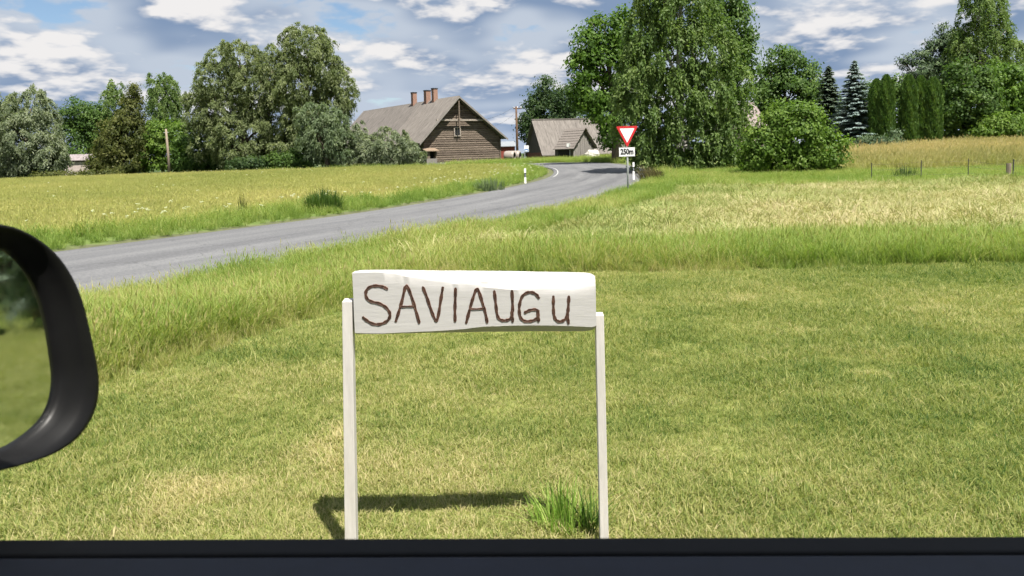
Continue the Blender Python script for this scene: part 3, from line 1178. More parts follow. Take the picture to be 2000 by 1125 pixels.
tree('low_bush', 'low leafy bush right of the dark green lilac', 'bush', 74.5, 500,
     [(495, 318, 30, 12), (465, 322, 26, 10)], 'broad', 'dark', 0.12, 0.07, 3.8, 0.4, 0.06)
tree('low_hedge', 'low dark hedge at the field edge before the pinkish shed', 'hedge', 77, 130,
     [(90, 343, 30, 7, 0), (135, 342, 32, 7, 0), (180, 340, 30, 7, 0), (215, 338, 20, 6, 0)], 'broad', 'olive', 0.12, 0.06, 4.5, 0.3, 0.04)

GB = 'trees around the barn and the bend'
tree('aspen_tree', 'dark aspen with a ragged top behind the barn, leftmost', 'tree', 104, 1062,
     [(1066, 178, 20, 26), (1050, 205, 26, 28), (1040, 232, 22, 24), (1075, 215, 32, 34), (1030, 250, 18, 24), (1060, 262, 34, 34)], 'broad', 'dark', 0.19, 0.11, 3.2, 0.75, 0.25, GB)
tree('aspen_tree', 'dark aspen behind the barn, next to the bright maple', 'tree', 101, 1112,
     [(1108, 195, 28, 30), (1125, 230, 36, 36), (1098, 235, 28, 36), (1110, 270, 36, 34)], 'broad', 'dark', 0.19, 0.11, 3.2, 0.75, 0.25, GB)
tree('maple_tree', 'bright green maple on the outside of the road bend', 'tree', 57, 1205,
     [(1150, 88, 32, 36), (1180, 58, 36, 30), (1212, 62, 30, 42), (1140, 135, 34, 40), (1180, 125, 46, 46), (1165, 180, 48, 38),
      (1195, 225, 40, 40), (1140, 190, 28, 32), (1198, 265, 24, 28), (1235, 120, 40, 60)],
     'broad', 'maple', 0.15, 0.095, 3.0, 0.55, 0.35, GB)
tree('birch_tree', 'huge weeping birch with branches to the ground behind the triangle sign', 'tree', 41, 1325,
     [(1320, 10, 75, 55), (1262, 55, 38, 48), (1300, 105, 88, 66), (1372, 95, 70, 60), (1242, 165, 42, 66), (1310, 185, 92, 66),
      (1402, 175, 66, 66), (1262, 240, 58, 52), (1340, 262, 86, 52), (1425, 250, 48, 56), (1290, 296, 52, 26), (1370, 304, 70, 24),
      (1335, -70, 55, 60), (1290, -20, 50, 50), (1440, 300, 30, 24)],
     'birch', 'birch', 0.10, 0.050, 3.4, 0.46, 0.3, GB, M_birchbark)
tree('oak_tree', 'full green oak showing right of the huge birch', 'tree', 57, 1425,
     [(1425, 50, 44, 50), (1448, 105, 28, 46), (1395, 10, 48, 40), (1440, 165, 34, 30), (1430, 210, 34, 34), (1455, 135, 24, 24)], 'broad', 'green', 0.15, 0.09, 3.3, 0.55, 0.35, GB)
tree('hazel_bush', 'big light green hazel bush right of the huge birch', 'bush', 34.5, 1550,
     [(1545, 238, 46, 40), (1552, 265, 54, 42), (1500, 285, 44, 44), (1508, 250, 24, 34), (1602, 290, 42, 42), (1530, 222, 26, 20), (1470, 308, 30, 28), (1630, 308, 22, 30), (1565, 312, 62, 24), (1585, 235, 24, 22)],
     'broad', 'bright', 0.085, 0.05, 3.6, 0.38, 0.1, GB)
tree('maple_tree', 'round topped maple between huge birch and grey spruce', 'tree', 72, 1535,
     [(1535, 122, 36, 32), (1508, 158, 32, 36), (1572, 150, 30, 38), (1540, 185, 58, 38), (1490, 195, 26, 38), (1585, 195, 28, 36), (1530, 235, 50, 40)], 'broad', 'green', 0.16, 0.1, 3.4, 0.6, 0.3, GB)

GR = 'trees beyond the golden meadow'
spruce('spruce_tree', 'slim grey green spruce left of the blue spruce', 62, 1618, 126, 50, 'spruce', group=GR)
spruce('blue_spruce', 'silvery blue spruce with clear tiers of branches', 58, 1668, 117, 58, 'bluespruce', group=GR)
tree('leafy_tree', 'dull green tree showing between the two spruces', 'tree', 71, 1645,
     [(1610, 215, 30, 40), (1645, 235, 34, 40), (1690, 225, 26, 44), (1700, 190, 16, 30)], 'broad', 'green', 0.15, 0.09, 3.4, 0.6, 0.2, GR)
thuja('clipped thuja column, leftmost, touching the blue spruce', 56.5, 1711, 158, 14)
thuja('clipped thuja column standing second from the blue spruce', 56, 1730, 150, 15)
thuja('clipped thuja column, first of the three beside the dark gap', 56, 1774, 150, 15.5)
thuja('clipped thuja column in the middle of the three close together', 56.4, 1797, 152, 15)
thuja('clipped thuja column, rightmost, next to the bushy green tree', 56, 1821, 155, 17)
tree('leafy_tree', 'green tree filling the gap between the thuja columns', 'tree', 65, 1748,
     [(1745, 172, 24, 28), (1752, 215, 24, 40), (1750, 260, 22, 34)], 'broad', 'green', 0.14, 0.08, 3.4, 0.5, 0.18, GR)
tree('dwarf_pine', 'low dark mountain pine under the blue spruce', 'bush', 53, 1705,
     [(1690, 286, 26, 18), (1718, 284, 28, 18), (1745, 288, 24, 14)], 'broad', 'pine', 0.12, 0.03, 4.0, 0.35, 0.06, GR)
tree('dwarf_pine', 'small dark upright conifer between the thuja groups', 'bush', 54.5, 1748,
     [(1748, 272, 9, 20), (1749, 290, 13, 12)], 'broad', 'pine', 0.12, 0.03, 4.0, 0.3, 0.06, GR)
tree('pine_tree', 'small dark pine with open top behind the thuja columns', 'tree', 73, 1790,
     [(1772, 122, 14, 12), (1795, 112, 16, 12), (1795, 145, 34, 26), (1780, 180, 30, 34), (1812, 180, 30, 40)], 'broad', 'pine', 0.20, 0.05, 3.0, 0.5, 0.2, GR)
tree('pine_tree', 'tall dark pine left of the weeping birch', 'tree', 75, 1850,
     [(1850, 75, 20, 26), (1868, 95, 26, 30), (1838, 105, 28, 34), (1855, 140, 46, 40), (1845, 190, 40, 50)], 'broad', 'pine', 0.20, 0.055, 3.4, 0.6, 0.25, GR)
tree('birch_tree', 'tall weeping birch rising over the bushy trees', 'tree', 70, 1915,
     [(1915, -20, 32, 36), (1912, 25, 40, 34), (1925, 70, 46, 36), (1948, 105, 42, 40), (1972, 110, 18, 36), (1890, 95, 36, 40), (1938, 20, 22, 30), (1965, 60, 14, 26)], 'birch', 'birch', 0.12, 0.05, 3.0, 0.55, 0.24, GR, M_birchbark)
tree('leafy_tree', 'bushy green tree right of the rightmost thuja', 'tree', 60, 1880,
     [(1885, 155, 45, 36), (1868, 205, 40, 46), (1905, 200, 44, 46), (1872, 250, 38, 36), (1910, 255, 36, 30), (1858, 275, 24, 20)], 'broad', 'green', 0.14, 0.085, 3.5, 0.5, 0.25, GR)
tree('leafy_tree', 'lighter green bushy tree under the weeping birch', 'tree', 62, 1955,
     [(1950, 155, 42, 36), (1985, 180, 40, 46), (1945, 205, 40, 46), (2020, 210, 44, 50), (1985, 240, 44, 36)], 'broad', 'maple', 0.14, 0.085, 3.5, 0.5, 0.25, GR)
tree('lilac_bush', 'bright green rounded bush at the right meadow edge', 'bush', 56, 1965,
     [(1960, 250, 36, 28), (1925, 265, 26, 18), (2000, 255, 36, 30), (2035, 258, 30, 34)], 'broad', 'bright', 0.11, 0.07, 3.6, 0.4, 0.1, GR)
tree('leafy_tree', 'dark tree at the far right behind the bushy trees', 'tree', 76, 2010,
     [(2008, 130, 18, 30), (2015, 180, 30, 40), (2050, 150, 40, 50)], 'broad', 'dark', 0.17, 0.09, 3.2, 0.6, 0.2, GR)
# trees on the lawn beside the car, met only in the wing mirror
for i, (x, y, h, lab) in enumerate([(11.3, 4.9, 5.0, 'nearest dark tree on the lawn reflected in the mirror'), (15.2, 5.75, 6.5, 'second dark tree on the lawn reflected in the mirror'),
                                    (17.9, 6.45, 7, 'third dark tree on the lawn reflected in the mirror'), (46, 13.5, 9, 'farthest left dark tree seen only in the mirror'),
                                    (47, 17.5, 10, 'farthest middle dark tree seen only in the mirror'), (45, 20.5, 9, 'farthest right dark tree seen only in the mirror')]):
    b0 = Vector((x, y, float(gz(x, y))))
    root = thing('garden_tree', lab, 'tree', b0, 0, 'trees on the lawn beside the car')
    if i < 3:
        lb = [(0, 0, 1.1 + h * .2, h * .13, h * .13, h * .2), (0, 0, h * .6, h * .12, h * .12, h * .24), (0, 0, h * .85, h * .06, h * .06, h * .2), (.05, 0, .75, .22, .22, .6)]
    else:
        lb = [(0, 0, h * .25, h * .26, h * .26, h * .27), (0, 0, h * .55, h * .24, h * .24, h * .3), (0, 0, h * .8, h * .14, h * .14, h * .2)]
    V, tt_ = foliage('broad', lb, 0.16, 0.08, 2.0, 0.5)
    V[:, :, 2] = np.maximum(V[:, :, 2], 0.02)
    quad_mesh('crown', V, tt_, LEAF['pine'], root)
    limbs(root, lb, 0.17, M_bark)

# ================================================================== HOUSE
M_log = plain('weathered_log', (0.065, 0.050, 0.038), 0.85, 0.3, 3, 0.15, 0.5, (0.6, 8, 14), col2=(0.23, 0.185, 0.15))
M_log2 = plain('dark_log', (0.05, 0.038, 0.03), 0.85, 0.3, 3, 0.15, 0.4, (0.6, 8, 14), col2=(0.17, 0.135, 0.11))
M_roof = plain('fibre_cement_roof', (0.10, 0.090, 0.082), 0.9, 0.3, 2.2, 0.1, 0.3, (0.4, 3.2, 0.5), col2=(0.235, 0.212, 0.192))
M_roof2 = plain('old_roof_sheet', (0.088, 0.080, 0.074), 0.9, 0.3, 2.0, 0.1, 0.3, (0.4, 3.4, 0.5), col2=(0.20, 0.18, 0.165))
M_brick = plain('brick', (0.16, 0.085, 0.06), 0.9, 0.3, 14, 0.1, 0.4, (1, 1, 2.5), col2=(0.36, 0.23, 0.18))
M_cap = plain('soot', (0.03, 0.03, 0.03), 0.9)
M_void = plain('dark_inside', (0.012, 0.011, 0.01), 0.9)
M_tan = plain('tan_board', (0.16, 0.115, 0.08), 0.8, 0.2, 6, col2=(0.25, 0.19, 0.14))
M_greyboard = plain('grey_board', (0.13, 0.12, 0.11), 0.9, 0.3, 4, 0.1, 0.4, (9, 9, 0.7), col2=(0.27, 0.25, 0.235))
M_frame = plain('pale_frame', (0.27, 0.235, 0.20), 0.8, 0.2, 6)
M_glass = plain('window_glass', (0.02, 0.022, 0.025), 0.08, 0.1, 3, 0.6)
M_shingle = plain('wood_shingle', (0.10, 0.088, 0.08), 0.9, 0.3, 5, 0.1, 0.4, (6, 6, 2), col2=(0.25, 0.22, 0.20))
M_stone = plain('field_stone', (0.20, 0.19, 0.175), 0.9, 0.3, 5, 0.1, 0.5)

PH = R(33)
tip = at(897, 187, 82)
lx = Vector((math.cos(PH), math.sin(PH), 0))
ly = Vector((-math.sin(PH), math.cos(PH), 0))
org = tip + ly * 0.9
gzh = float(gz(org.x, org.y)) - 0.1
H = tip.z - gzh
house = thing('log_house', 'old brown log farmhouse with three chimneys and a long grey roof', 'house', (org.x, org.y, gzh), PH)
LEN = 25.5
xl, xr = -4.0, 5.35                 # walls
el, er = (-4.85, 2.35), (6.0, 2.75)  # eaves (x, z)


def roof_x(zv, side):
    """inner gable half width at height zv"""
    if side < 0:
        return max(xl, el[0] * (H - 0.12 - zv) / (H - el[1]))
    return min(xr, er[0] * (H - 0.12 - zv) / (H - er[1]))


z = 0.32
mb = MB()
mb.box(xl - .05, xr + .05, -0.08, LEN - 1.2, 0, 0.32)
mb.build('foundation', M_stone, house)
log_h = 0.235
i = 0
while z < H - 0.5:
    a, b_ = roof_x(z + log_h, -1), roof_x(z + log_h, 1)
    if b_ - a < 0.5:
        break
    p = random.uniform(0, 0.035)
    o = MB()
    hh = log_h - 0.022
    yf = -0.09 - p
    poly = [(a, 0.06, z), (a, yf + .03, z), (a, yf, z + .05), (a, yf, z + hh - .05), (a, yf + .03, z + hh), (a, 0.06, z + hh)]
    o.prism(poly, (0, 0, 0), (b_ - a, 0, 0)).build('log', M_log if random.random() < 0.7 else M_log2, house)
    z += log_h
    i += 1
# the solid body behind the logs, with the roof planes closing it
MB().prism([(xl, 0.07, 0.3), (xr, 0.07, 0.3), (xr, 0.07, er[1] + .25), (0, 0.07, H - 0.16), (xl, 0.07, el[1] + .4)], (0, 0, 0), (0, LEN - 1.2, 0)).build('wall', M_log2, house)


def slope_slab(e, y0, y1, lift, th, mat, name='roof'):
    ax = Vector((0, 0, H + lift))
    ex = Vector((e[0], 0, e[1] + lift))
    n_ = Vector((-(ex.z - ax.z), 0, ex.x - ax.x)).normalized()
    if n_.z > 0:
        n_ = -n_
    poly = [ax, ex, ex + n_ * th, ax + n_ * th]
    return MB().prism([p + Vector((0, y0, 0)) for p in poly], (0, 0, 0), (0, y1 - y0, 0)).build(name, mat, house)


slope_slab(el, -0.9, 7.6, 0.03, 0.10, M_roof)
slope_slab(el, 7.6, LEN, -0.03, 0.10, M_roof2)
slope_slab(er, -0.9, LEN, 0.0, 0.10, M_roof)
# barge boards, collar beam, post
for e in (el, er):
    ax, ex = Vector((0, -0.93, H - 0.03)), Vector((e[0], -0.93, e[1] - 0.03))
    MB().prism([ax, ex, ex + Vector((0, 0, -.2)), ax + Vector((0, 0, -.2))], (0, 0, 0), (0, .028, 0)).build('barge_board', M_greyboard, house)
zc = at(900, 234, 82).z - gzh
MB().box(roof_x(zc, -1) - .25, roof_x(zc, 1) + .3, -0.62, -0.46, zc - .09, zc + .09).build('collar_beam', M_frame, house)
MB().box(-0.07, 0.07, -0.80, -0.66, 3.9, H - .25).build('gable_post', M_log, house)
# gable window
zw = at(897, 257, 82.5).z - gzh
wf = MB()
wx = 0.02
for bx in ((wx - .42, wx - .30, zw - .5, zw + .5), (wx + .30, wx + .42, zw - .5, zw + .5), (wx - .298, wx + .298, zw - .5, zw - .40), (wx - .298, wx + .298, zw + .40, zw + .5), (wx - .03, wx + .03, zw - .398, zw + .398)):
    wf.box(bx[0], bx[1], -0.24, -0.13, bx[2], bx[3])
win = wf.build('window', M_frame, house)
MB().box(wx - .298, wx + .298, -0.17, -0.14, zw - .398, zw + .398).build('pane', M_glass, win)
# corner boards
MB().box(xr - .02, xr + .16, -0.17, 0.1, 0.1, er[1] + .2).build('corner_board', M_log2, house)
# chimneys on the ridge
for px, yt, yb, wd in ((810, 182, 207, .26), (837, 178, 204, .30), (851, 174, 201, .26)):
    best = min((abs((lambda q: (q.x / q.y))(org + ly * t_) - (at(px, 190, 82).x / 82)), t_) for t_ in np.linspace(0, LEN, 200))
    yl = float(best[1])
    dep = (org + ly * yl).y
    zt = at(px, yt, dep).z - gzh
    o = MB().box(-wd - .12, wd - .12, yl - wd, yl + wd, H - 1.0, zt).build('chimney', M_brick, house)
    MB().box(-wd - .16, wd - .08, yl - wd - .04, yl + wd + .04, zt, zt + .1).build('chimney_cap', M_cap, o)
# small lean-to at the left corner of the gable
pl = MB().box(-4.15, -2.95, -1.0, -0.16, 0.0, 0.75).build('lean_to', M_greyboard, house)
MB().box(-4.15, -4.02, -1.0, -.16, .75, 1.5).box(-3.08, -2.95, -1.0, -.16, .75, 1.5).box(-4.02, -3.75, -1.0, -.94, .75, 1.5).build('lean_to_post', M_log, pl)
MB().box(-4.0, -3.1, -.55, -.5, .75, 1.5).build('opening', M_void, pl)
MB().prism([(-4.35, -1.25, 1.5), (-4.35, -1.25, 1.58), (-4.35, -.16, 1.85), (-4.35, -.16, 1.77)], (0, 0, 0), (1.6, 0, 0)).build('lean_to_roof', M_tan, pl)

# ================================================================== BARN
PB = R(15)
rl = at(1038, 234, 77)
bgz = float(gz(rl.x, rl.y)) - 0.1
barn = thing('barn', 'low old barn with a big grey roof and red brick walls', 'barn', (rl.x, rl.y, bgz), PB)
HB = rl.z - bgz
BW, BL = 3.3, 9.0
ez = 0.70
M_barnroof = plain('barn_roof_sheet', (0.105, 0.095, 0.087), 0.9, 0.3, 2.5, 0.1, 0.3, (3, .5, .5), col2=(0.19, 0.172, 0.157))
M_redbrick = plain('red_brick', (0.11, 0.05, 0.038), 0.9, 0.3, 10, 0.1, 0.3, (1, 1, 2), col2=(0.22, 0.11, 0.085))
M_dkwood = plain('dark_board', (0.05, 0.043, 0.04), 0.9, 0.3, 4, 0.1, 0.3, (9, 9, .7), col2=(0.11, 0.098, 0.092))
MB().box(0.3, BL - .3, -BW + .35, BW - .35, 0, ez + .28).build('wall', M_redbrick, barn)
MB().prism([(0.32, -BW + .36, ez + .28), (0.32, BW - .36, ez + .28), (0.32, 0, HB - .14)], (0, 0, 0), (BL - .64, 0, 0)).build('gable', M_dkwood, barn)
nsh = 8
for sgn in (-1, 1):
    for k in range(nsh):
        x0, x1 = BL * k / nsh, BL * (k + 1) / nsh - .015
        dz = random.uniform(0, .02)
        pa, pe = Vector((x0, 0, HB + dz)), Vector((x0, sgn * BW, ez + dz))
        MB().prism([pa, pe, pe + Vector((0, 0, -.08)), pa + Vector((0, 0, -.08))], (0, 0, 0), (x1 - x0, 0, 0)).build('roof_sheet', M_barnroof, barn)
MB().box(-.02, BL + .02, -.12, .12, HB - .04, HB + .07).build('ridge_cap', M_barnroof, barn)
MB().box(0.06, 0.30, -BW + .1, -BW + .3, 0, ez + .1).build('corner_post', M_dkwood, barn)

# shed leaning against the barn
PS = R(40)
st_ = at(1140, 250, 71)
sgz = float(gz(st_.x, st_.y)) - .1
shed = thing('shed', 'tumbledown grey board shed with shingle roof in front of the barn', 'shed', (st_.x, st_.y, sgz), PS)
HS = st_.z - sgz
sw, sl, se = 1.55, 2.6, 1.15
MB().prism([(-sw + .2, 0.1, 0), (sw - .2, 0.1, 0), (sw - .2, .1, se + .15), (0, .1, HS - .15), (-sw + .2, .1, se + .15)], (0, 0, 0), (0, sl - .2, 0)).build('wall', M_dkwood, shed)
nb_ = 9
for k in range(nb_):
    x0 = -sw + .22 + (2 * sw - .44) * k / nb_
    x1 = x0 + (2 * sw - .44) / nb_ - .02
    zt = HS - .2 - (HS - se) / sw * max(abs(x0), abs(x1))
    MB().box(x0, x1, .04 + random.uniform(0, .02), .08, random.uniform(0, .1), zt).build('board', M_greyboard, shed)
for sgn in (-1, 1):
    for k in range(8):
        f0, f1 = k / 8, (k + 1) / 8 + .03
        p0 = Vector((sgn * sw * f0, -.25, HS - (HS - se) * f0 + .02))
        p1 = Vector((sgn * sw * f1, -.25, HS - (HS - se) * f1 + .07))
        MB().prism([p0, p1, p1 + Vector((0, 0, -.05)), p0 + Vector((0, 0, -.04))], (0, random.uniform(-.05, .05), random.uniform(0, .02)), (0, sl + .1 + random.uniform(-.05, .05), 0)).build('shingle_course', M_shingle, shed)
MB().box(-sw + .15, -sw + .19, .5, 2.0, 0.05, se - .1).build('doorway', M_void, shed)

# outbuilding to the right of the barn
ob = at(1172, 262, 79)
obg = float(gz(ob.x, ob.y)) - .1
outb = thing('outbuilding', 'dark brick outbuilding half hidden by the maple next to the shed', 'shed', (ob.x, ob.y, obg), R(-8))
hob = ob.z - obg
MB().box(0, 4, 0, 3, 0, hob - .9).build('wall', M_redbrick, outb)
MB().prism([(-.25, -.3, hob - .95), (4.25, -.3, hob - .95), (4.25, 1.5, hob), (-.25, 1.5, hob)], (0, 0, 0), (0, 0, .07)).build('roof', M_dkwood, outb)
MB().prism([(-.25, 3.3, hob - .95), (4.25, 3.3, hob - .95), (4.25, 1.503, hob), (-.25, 1.503, hob)], (0, 0, 0), (0, 0, .07)).build('roof', M_dkwood, outb)
MB().prism([(0, .02, hob - .9), (0, 2.98, hob - .9), (0, 1.5, hob - .05)], (0, 0, 0), (4, 0, 0)).build('gable', M_dkwood, outb)

# small shed on the left
ps = at(124, 303, 93)
psg = float(gz(ps.x, ps.y)) - .1
M_pink = plain('pinkish_plaster', (0.36, 0.30, 0.28), 0.9, 0.12, 4, col2=(0.47, 0.40, 0.375))
M_mauve = plain('mauve_roof', (0.22, 0.19, 0.19), 0.8, 0.2, 4)
pshed = thing('plastered_shed', 'low pinkish plastered shed between silvery willow and olive conifer', 'shed', (ps.x, ps.y, psg), R(6))
hp = ps.z - psg
MB().box(-.6, 6, 0, 4, 0, hp - .72).build('wall', M_pink, pshed)
MB().box(-.7, 6.1, -.04, 0, hp - .86, hp - .72).build('eaves_board', M_dkwood, pshed)
MB().prism([(-.8, -.25, hp - .72), (6.2, -.25, hp - .72), (6.2, 2, hp), (-.8, 2, hp)], (0, 0, 0), (0, 0, .08)).build('roof', M_mauve, pshed)
MB().prism([(-.8, 4.25, hp - .72), (6.2, 4.25, hp - .72), (6.2, 2.003, hp), (-.8, 2.003, hp)], (0, 0, 0), (0, 0, .08)).build('roof', M_mauve, pshed)

# red building beyond the house
rb = at(984, 277, 118)
rbg = float(gz(rb.x, rb.y)) - .1
M_red = plain('red_board', (0.19, 0.045, 0.032), 0.8, 0.2, 5)
M_pale = plain('pale_tin_roof', (0.20, 0.215, 0.235), 0.5, 0.1, 5)
redh = thing('red_outhouse', 'small red building with pale roof beyond the log house', 'house', (rb.x, rb.y, rbg), R(10))
hr = rb.z - rbg
MB().box(-2, 1.7, 0, 3, 0, hr - .75).build('wall', M_red, redh)
MB().prism([(-2.2, -.3, hr - .75), (1.95, -.3, hr - .75), (1.95, 1.5, hr), (-2.2, 1.5, hr)], (0, 0, 0), (0, 0, .08)).build('roof', M_pale, redh)
MB().prism([(-2.2, 3.3, hr - .75), (1.95, 3.3, hr - .75), (1.95, 1.503, hr), (-2.2, 1.503, hr)], (0, 0, 0), (0, 0, .08)).build('roof', M_pale, redh)

# cottage hidden behind the hazel bush
ct_ = at(1418, 200, 63)
ctg = float(gz(ct_.x, ct_.y)) - .1
M_cott = plain('dusty_roof', (0.20, 0.165, 0.155), 0.9, 0.2, 5)
cott = thing('cottage', 'cottage glimpsed between huge birch and hazel bush', 'house', (ct_.x, ct_.y, ctg), R(8))
hc = ct_.z - ctg
MB().box(.3, 3.4, 0, 5, 0, hc - 2.1).build('wall', M_pink, cott)
MB().prism([(0, -.4, hc - 2.2), (3.6, -.4, hc - 2.2), (3.6, 2.5, hc), (0, 2.5, hc)], (0, 0, 0), (0, 0, .1)).build('roof', M_cott, cott)
MB().prism([(0, 5.4, hc - 2.2), (3.6, 5.4, hc - 2.2), (3.6, 2.503, hc), (0, 2.503, hc)], (0, 0, 0), (0, 0, .1)).build('roof', M_cott, cott)

# ================================================================== POLES, SIGNS, FENCE, SMALL THINGS
M_pole = plain('grey_timber', (0.17, 0.135, 0.10), 0.9, 0.25, 6, 0.1, 0.3, (6, 6, .8), col2=(0.30, 0.25, 0.20))
M_polebrown = plain('brown_timber', (0.12, 0.075, 0.05), 0.9, 0.25, 6, 0.1, 0.3, (6, 6, .8))
M_steel = plain('galvanised_steel', (0.40, 0.42, 0.42), 0.5, 0.1, 12, metallic=0.1)
M_white = plain('white_sheet', (0.74, 0.74, 0.74), 0.45, 0.05, 6)
M_redp = plain('red_sign_paint', (0.48, 0.025, 0.03), 0.45, 0.1, 6)
M_black = plain('black_print', (0.02, 0.02, 0.022), 0.6)
M_blue = plain('blue_sign_paint', (0.03, 0.16, 0.42), 0.5)
M_wire = plain('wire', (0.05, 0.05, 0.05), 0.6)

tp = at(324, 252, 78)
bt = at(331, 338, 78)
b0 = Vector((bt.x, bt.y, float(gz(bt.x, bt.y))))
o = thing('timber_pole', 'bare leaning timber pole in front of the lilac bushes', 'pole', b0)
MB().tube([(0, 0, -.3), ((tp.x - b0.x) * .5 + .03, 0, (tp.z - b0.z) * .5), (tp.x - b0.x, 0, tp.z - b0.z)], [.15, .125, .10], 9).build('shaft', M_pole, o, True)
MB().tube([(tp.x - b0.x - .25, 0, tp.z - b0.z - .35), (tp.x - b0.x + .25, 0, tp.z - b0.z - .35)], .025, 6).build('crossbar', M_steel, o)

tp = at(1008, 208, 96)
b0 = base_at(1011, 96)
up = thing('utility_pole', 'brown wooden utility pole with crossarm between house and barn', 'utility pole', b0)
hh = tp.z - b0.z
dxp = tp.x - b0.x
MB().tube([(0, 0, -.3), (dxp * .5, 0, hh * .5), (dxp, 0, hh)], [.17, .14, .11], 9).build('shaft', M_polebrown, up, True)
MB().box(dxp - .35, dxp + .7, -.07, .07, hh - .30, hh - .18).build('crossarm', M_polebrown, up)
for q in (-.3, .15, .6):
    MB().tube([(dxp + q, 0, hh - .18), (dxp + q, 0, hh - .10), (dxp + q, 0, hh - .02)], [.05, .07, .03], 7).build('insulator', M_white, up)
for k, (ex, ez_) in enumerate((((3.2, 4.4), .25), ((4.6, 3.6), -.1))):
    A = Vector((dxp + b0.x - .3 + .45 * k, b0.y, b0.z + hh - .05 - .5 * k))
    B = org + lx * ex[0] + ly * 1.0 + Vector((0, 0, gzh - org.z + ex[1] + .4))
    pts = []
    for i in range(13):
        f = i / 12
        pts.append(A.lerp(B, f) - Vector((0, 0, .35 * 4 * f * (1 - f))) - b0)
    MB().tube(pts, .014, 4).build('cable', M_wire, up)

# give-way sign with distance plate
YS = 24.8
def sign_post(px, Y):
    return base_at(px, Y)


b0 = base_at(1226, YS)
tl, trr, bm = at(1203, 247, YS), at(1246, 245.5, YS), at(1225, 288, YS)
gw = thing('give_way_sign', 'red and white give way triangle above a 250m plate', 'road sign', b0)
cx0 = (tl.x + trr.x) / 2 - b0.x
zt, zb = (tl.z + trr.z) / 2 - b0.z, bm.z - b0.z
half = (trr.x - tl.x) / 2


def rtri(scale, y, off=0.0):
    """rounded downward triangle"""
    cz = zt - (zt - zb) / 3
    pts = [(-half, zt), (half, zt), (0, zb)]
    o_ = []
    for i in range(3):
        p = Vector((pts[i][0], pts[i][1] - cz))
        a = Vector((pts[i - 1][0], pts[i - 1][1] - cz))
        c = Vector((pts[(i + 1) % 3][0], pts[(i + 1) % 3][1] - cz))
        r_ = .055
        p1 = p + (a - p).normalized() * r_
        p2 = p + (c - p).normalized() * r_
        for f in (0, .25, .5, .75, 1):
            q = p1.lerp(p, f).lerp(p.lerp(p2, f), f)
            o_.append(Vector((cx0 + q.x * scale, y, cz + q.y * scale)))
    return o_


MB().prism(rtri(1.0, 0), (0, -.005, 0), (0, .005, 0)).build('triangle_plate', M_redp, gw)
MB().prism(rtri(.68, 0), (0, -.0095, 0), (0, -.0065, 0)).build('white_centre', M_white, gw)
pA, pB = at(1208, 287.5, YS), at(1241, 306, YS)
x0, x1, z1, z0_ = pA.x - b0.x, pB.x - b0.x, pA.z - b0.z, pB.z - b0.z - .0
nk = .022


def notched(m, y):
    a, b_, c, d = x0 + m, x1 - m, z0_ + m, z1 - m
    k = nk
    return [Vector(p) for p in ((a + k, y, c + k * .3), (b_ - k, y, c + k * .3), (b_ - k * .3, y, c), (b_, y, c + k * .3), (b_ - k * .3, y, c + k), (b_ - k * .3, y, d - k), (b_, y, d - k * .3), (b_ - k * .3, y, d),
                                (b_ - k, y, d - k * .3), (a + k, y, d - k * .3), (a + k * .3, y, d), (a, y, d - k * .3), (a + k * .3, y, d - k), (a + k * .3, y, c + k), (a, y, c + k * .3), (a + k * .3, y, c))]


pl_ = MB().prism(notched(0, 0), (0, -.005, 0), (0, .005, 0)).build('distance_plate', M_black, gw)
MB().prism(notched(.012, 0), (0, -.0085, 0), (0, -.0060, 0)).build('plate_face', M_white, pl_)


def text_mesh(name, body, size, mat, parent, loc, rot, ex=0.0015, xs=1.0):
    cu = bpy.data.curves.new('lettering', 'FONT')
    cu.body = body
    cu.size = size
    cu.align_x = 'CENTER'
    cu.align_y = 'CENTER'
    cu.extrude = ex
    cu.offset = size * 0.05
    cu.resolution_u = 4
    tmp = bpy.data.objects.new('lettering', cu)
    COL.objects.link(tmp)
    bpy.context.view_layer.update()
    me_ = bpy.data.meshes.new_from_object(tmp.evaluated_get(bpy.context.evaluated_depsgraph_get()))
    bpy.data.objects.remove(tmp)
    me_.name = name
    me_.materials.clear()
    o_ = link(name, me_, parent, mat)
    o_.location = loc
    o_.rotation_euler = rot
    o_.scale = (xs, 1, 1)
    return o_


text_mesh('lettering', '250m', .245, M_black, pl_, ((x0 + x1) / 2, -.0105, (z0_ + z1) / 2 - .0), (R(90), 0, 0), 0.0015, 0.75)
MB().tube([(0, .032, -.3), (.0, .032, (zt) * .5), (cx0, .032, zt - .12)], .03, 10).build('post', M_steel, gw, True)
for zz in (zt - .16, z0_ + .16):
    MB().box(cx0 - .06, cx0 + .06, .0052, .02, zz - .015, zz + .015).build('clamp', M_steel, gw)

# delineator posts
def delineator(px, ytop, Y, lab):
    b = base_at(px, Y)
    h = at(px, ytop, Y).z - b.z
    o_ = thing('delineator_post', lab, 'marker post', b, R(8), 'white roadside marker posts')
    vs = [(-.045, -.03), (.045, -.03), (.035, .03), (-.035, .03)]
    MB().prism([Vector((x, y, -.2)) for x, y in vs], (0, 0, 0), (0, 0, h - .2 + .0)).build('shaft', M_white, o_)
    MB().prism([Vector((x * 1.02, y * 1.02, h - .4)) for x, y in vs], (0, 0, 0), (0, 0, .2 if px < 1100 else .05)).build('black_band', M_black, o_)
    MB().prism([Vector((x, y, h - .2)) for x, y in vs], (0, 0, 0.0), (0, 0, .2)).build('cap', M_white, o_)
    MB().box(-.02, .02, -.036, -.0315, h - .38, h - .24).build('reflector', M_pale, o_)
    return o_


delineator(1025, 329, 35.0, 'white marker post with black band on the inside of the bend')
delineator(1237, 317, 34.5, 'white marker post right behind the give way sign')

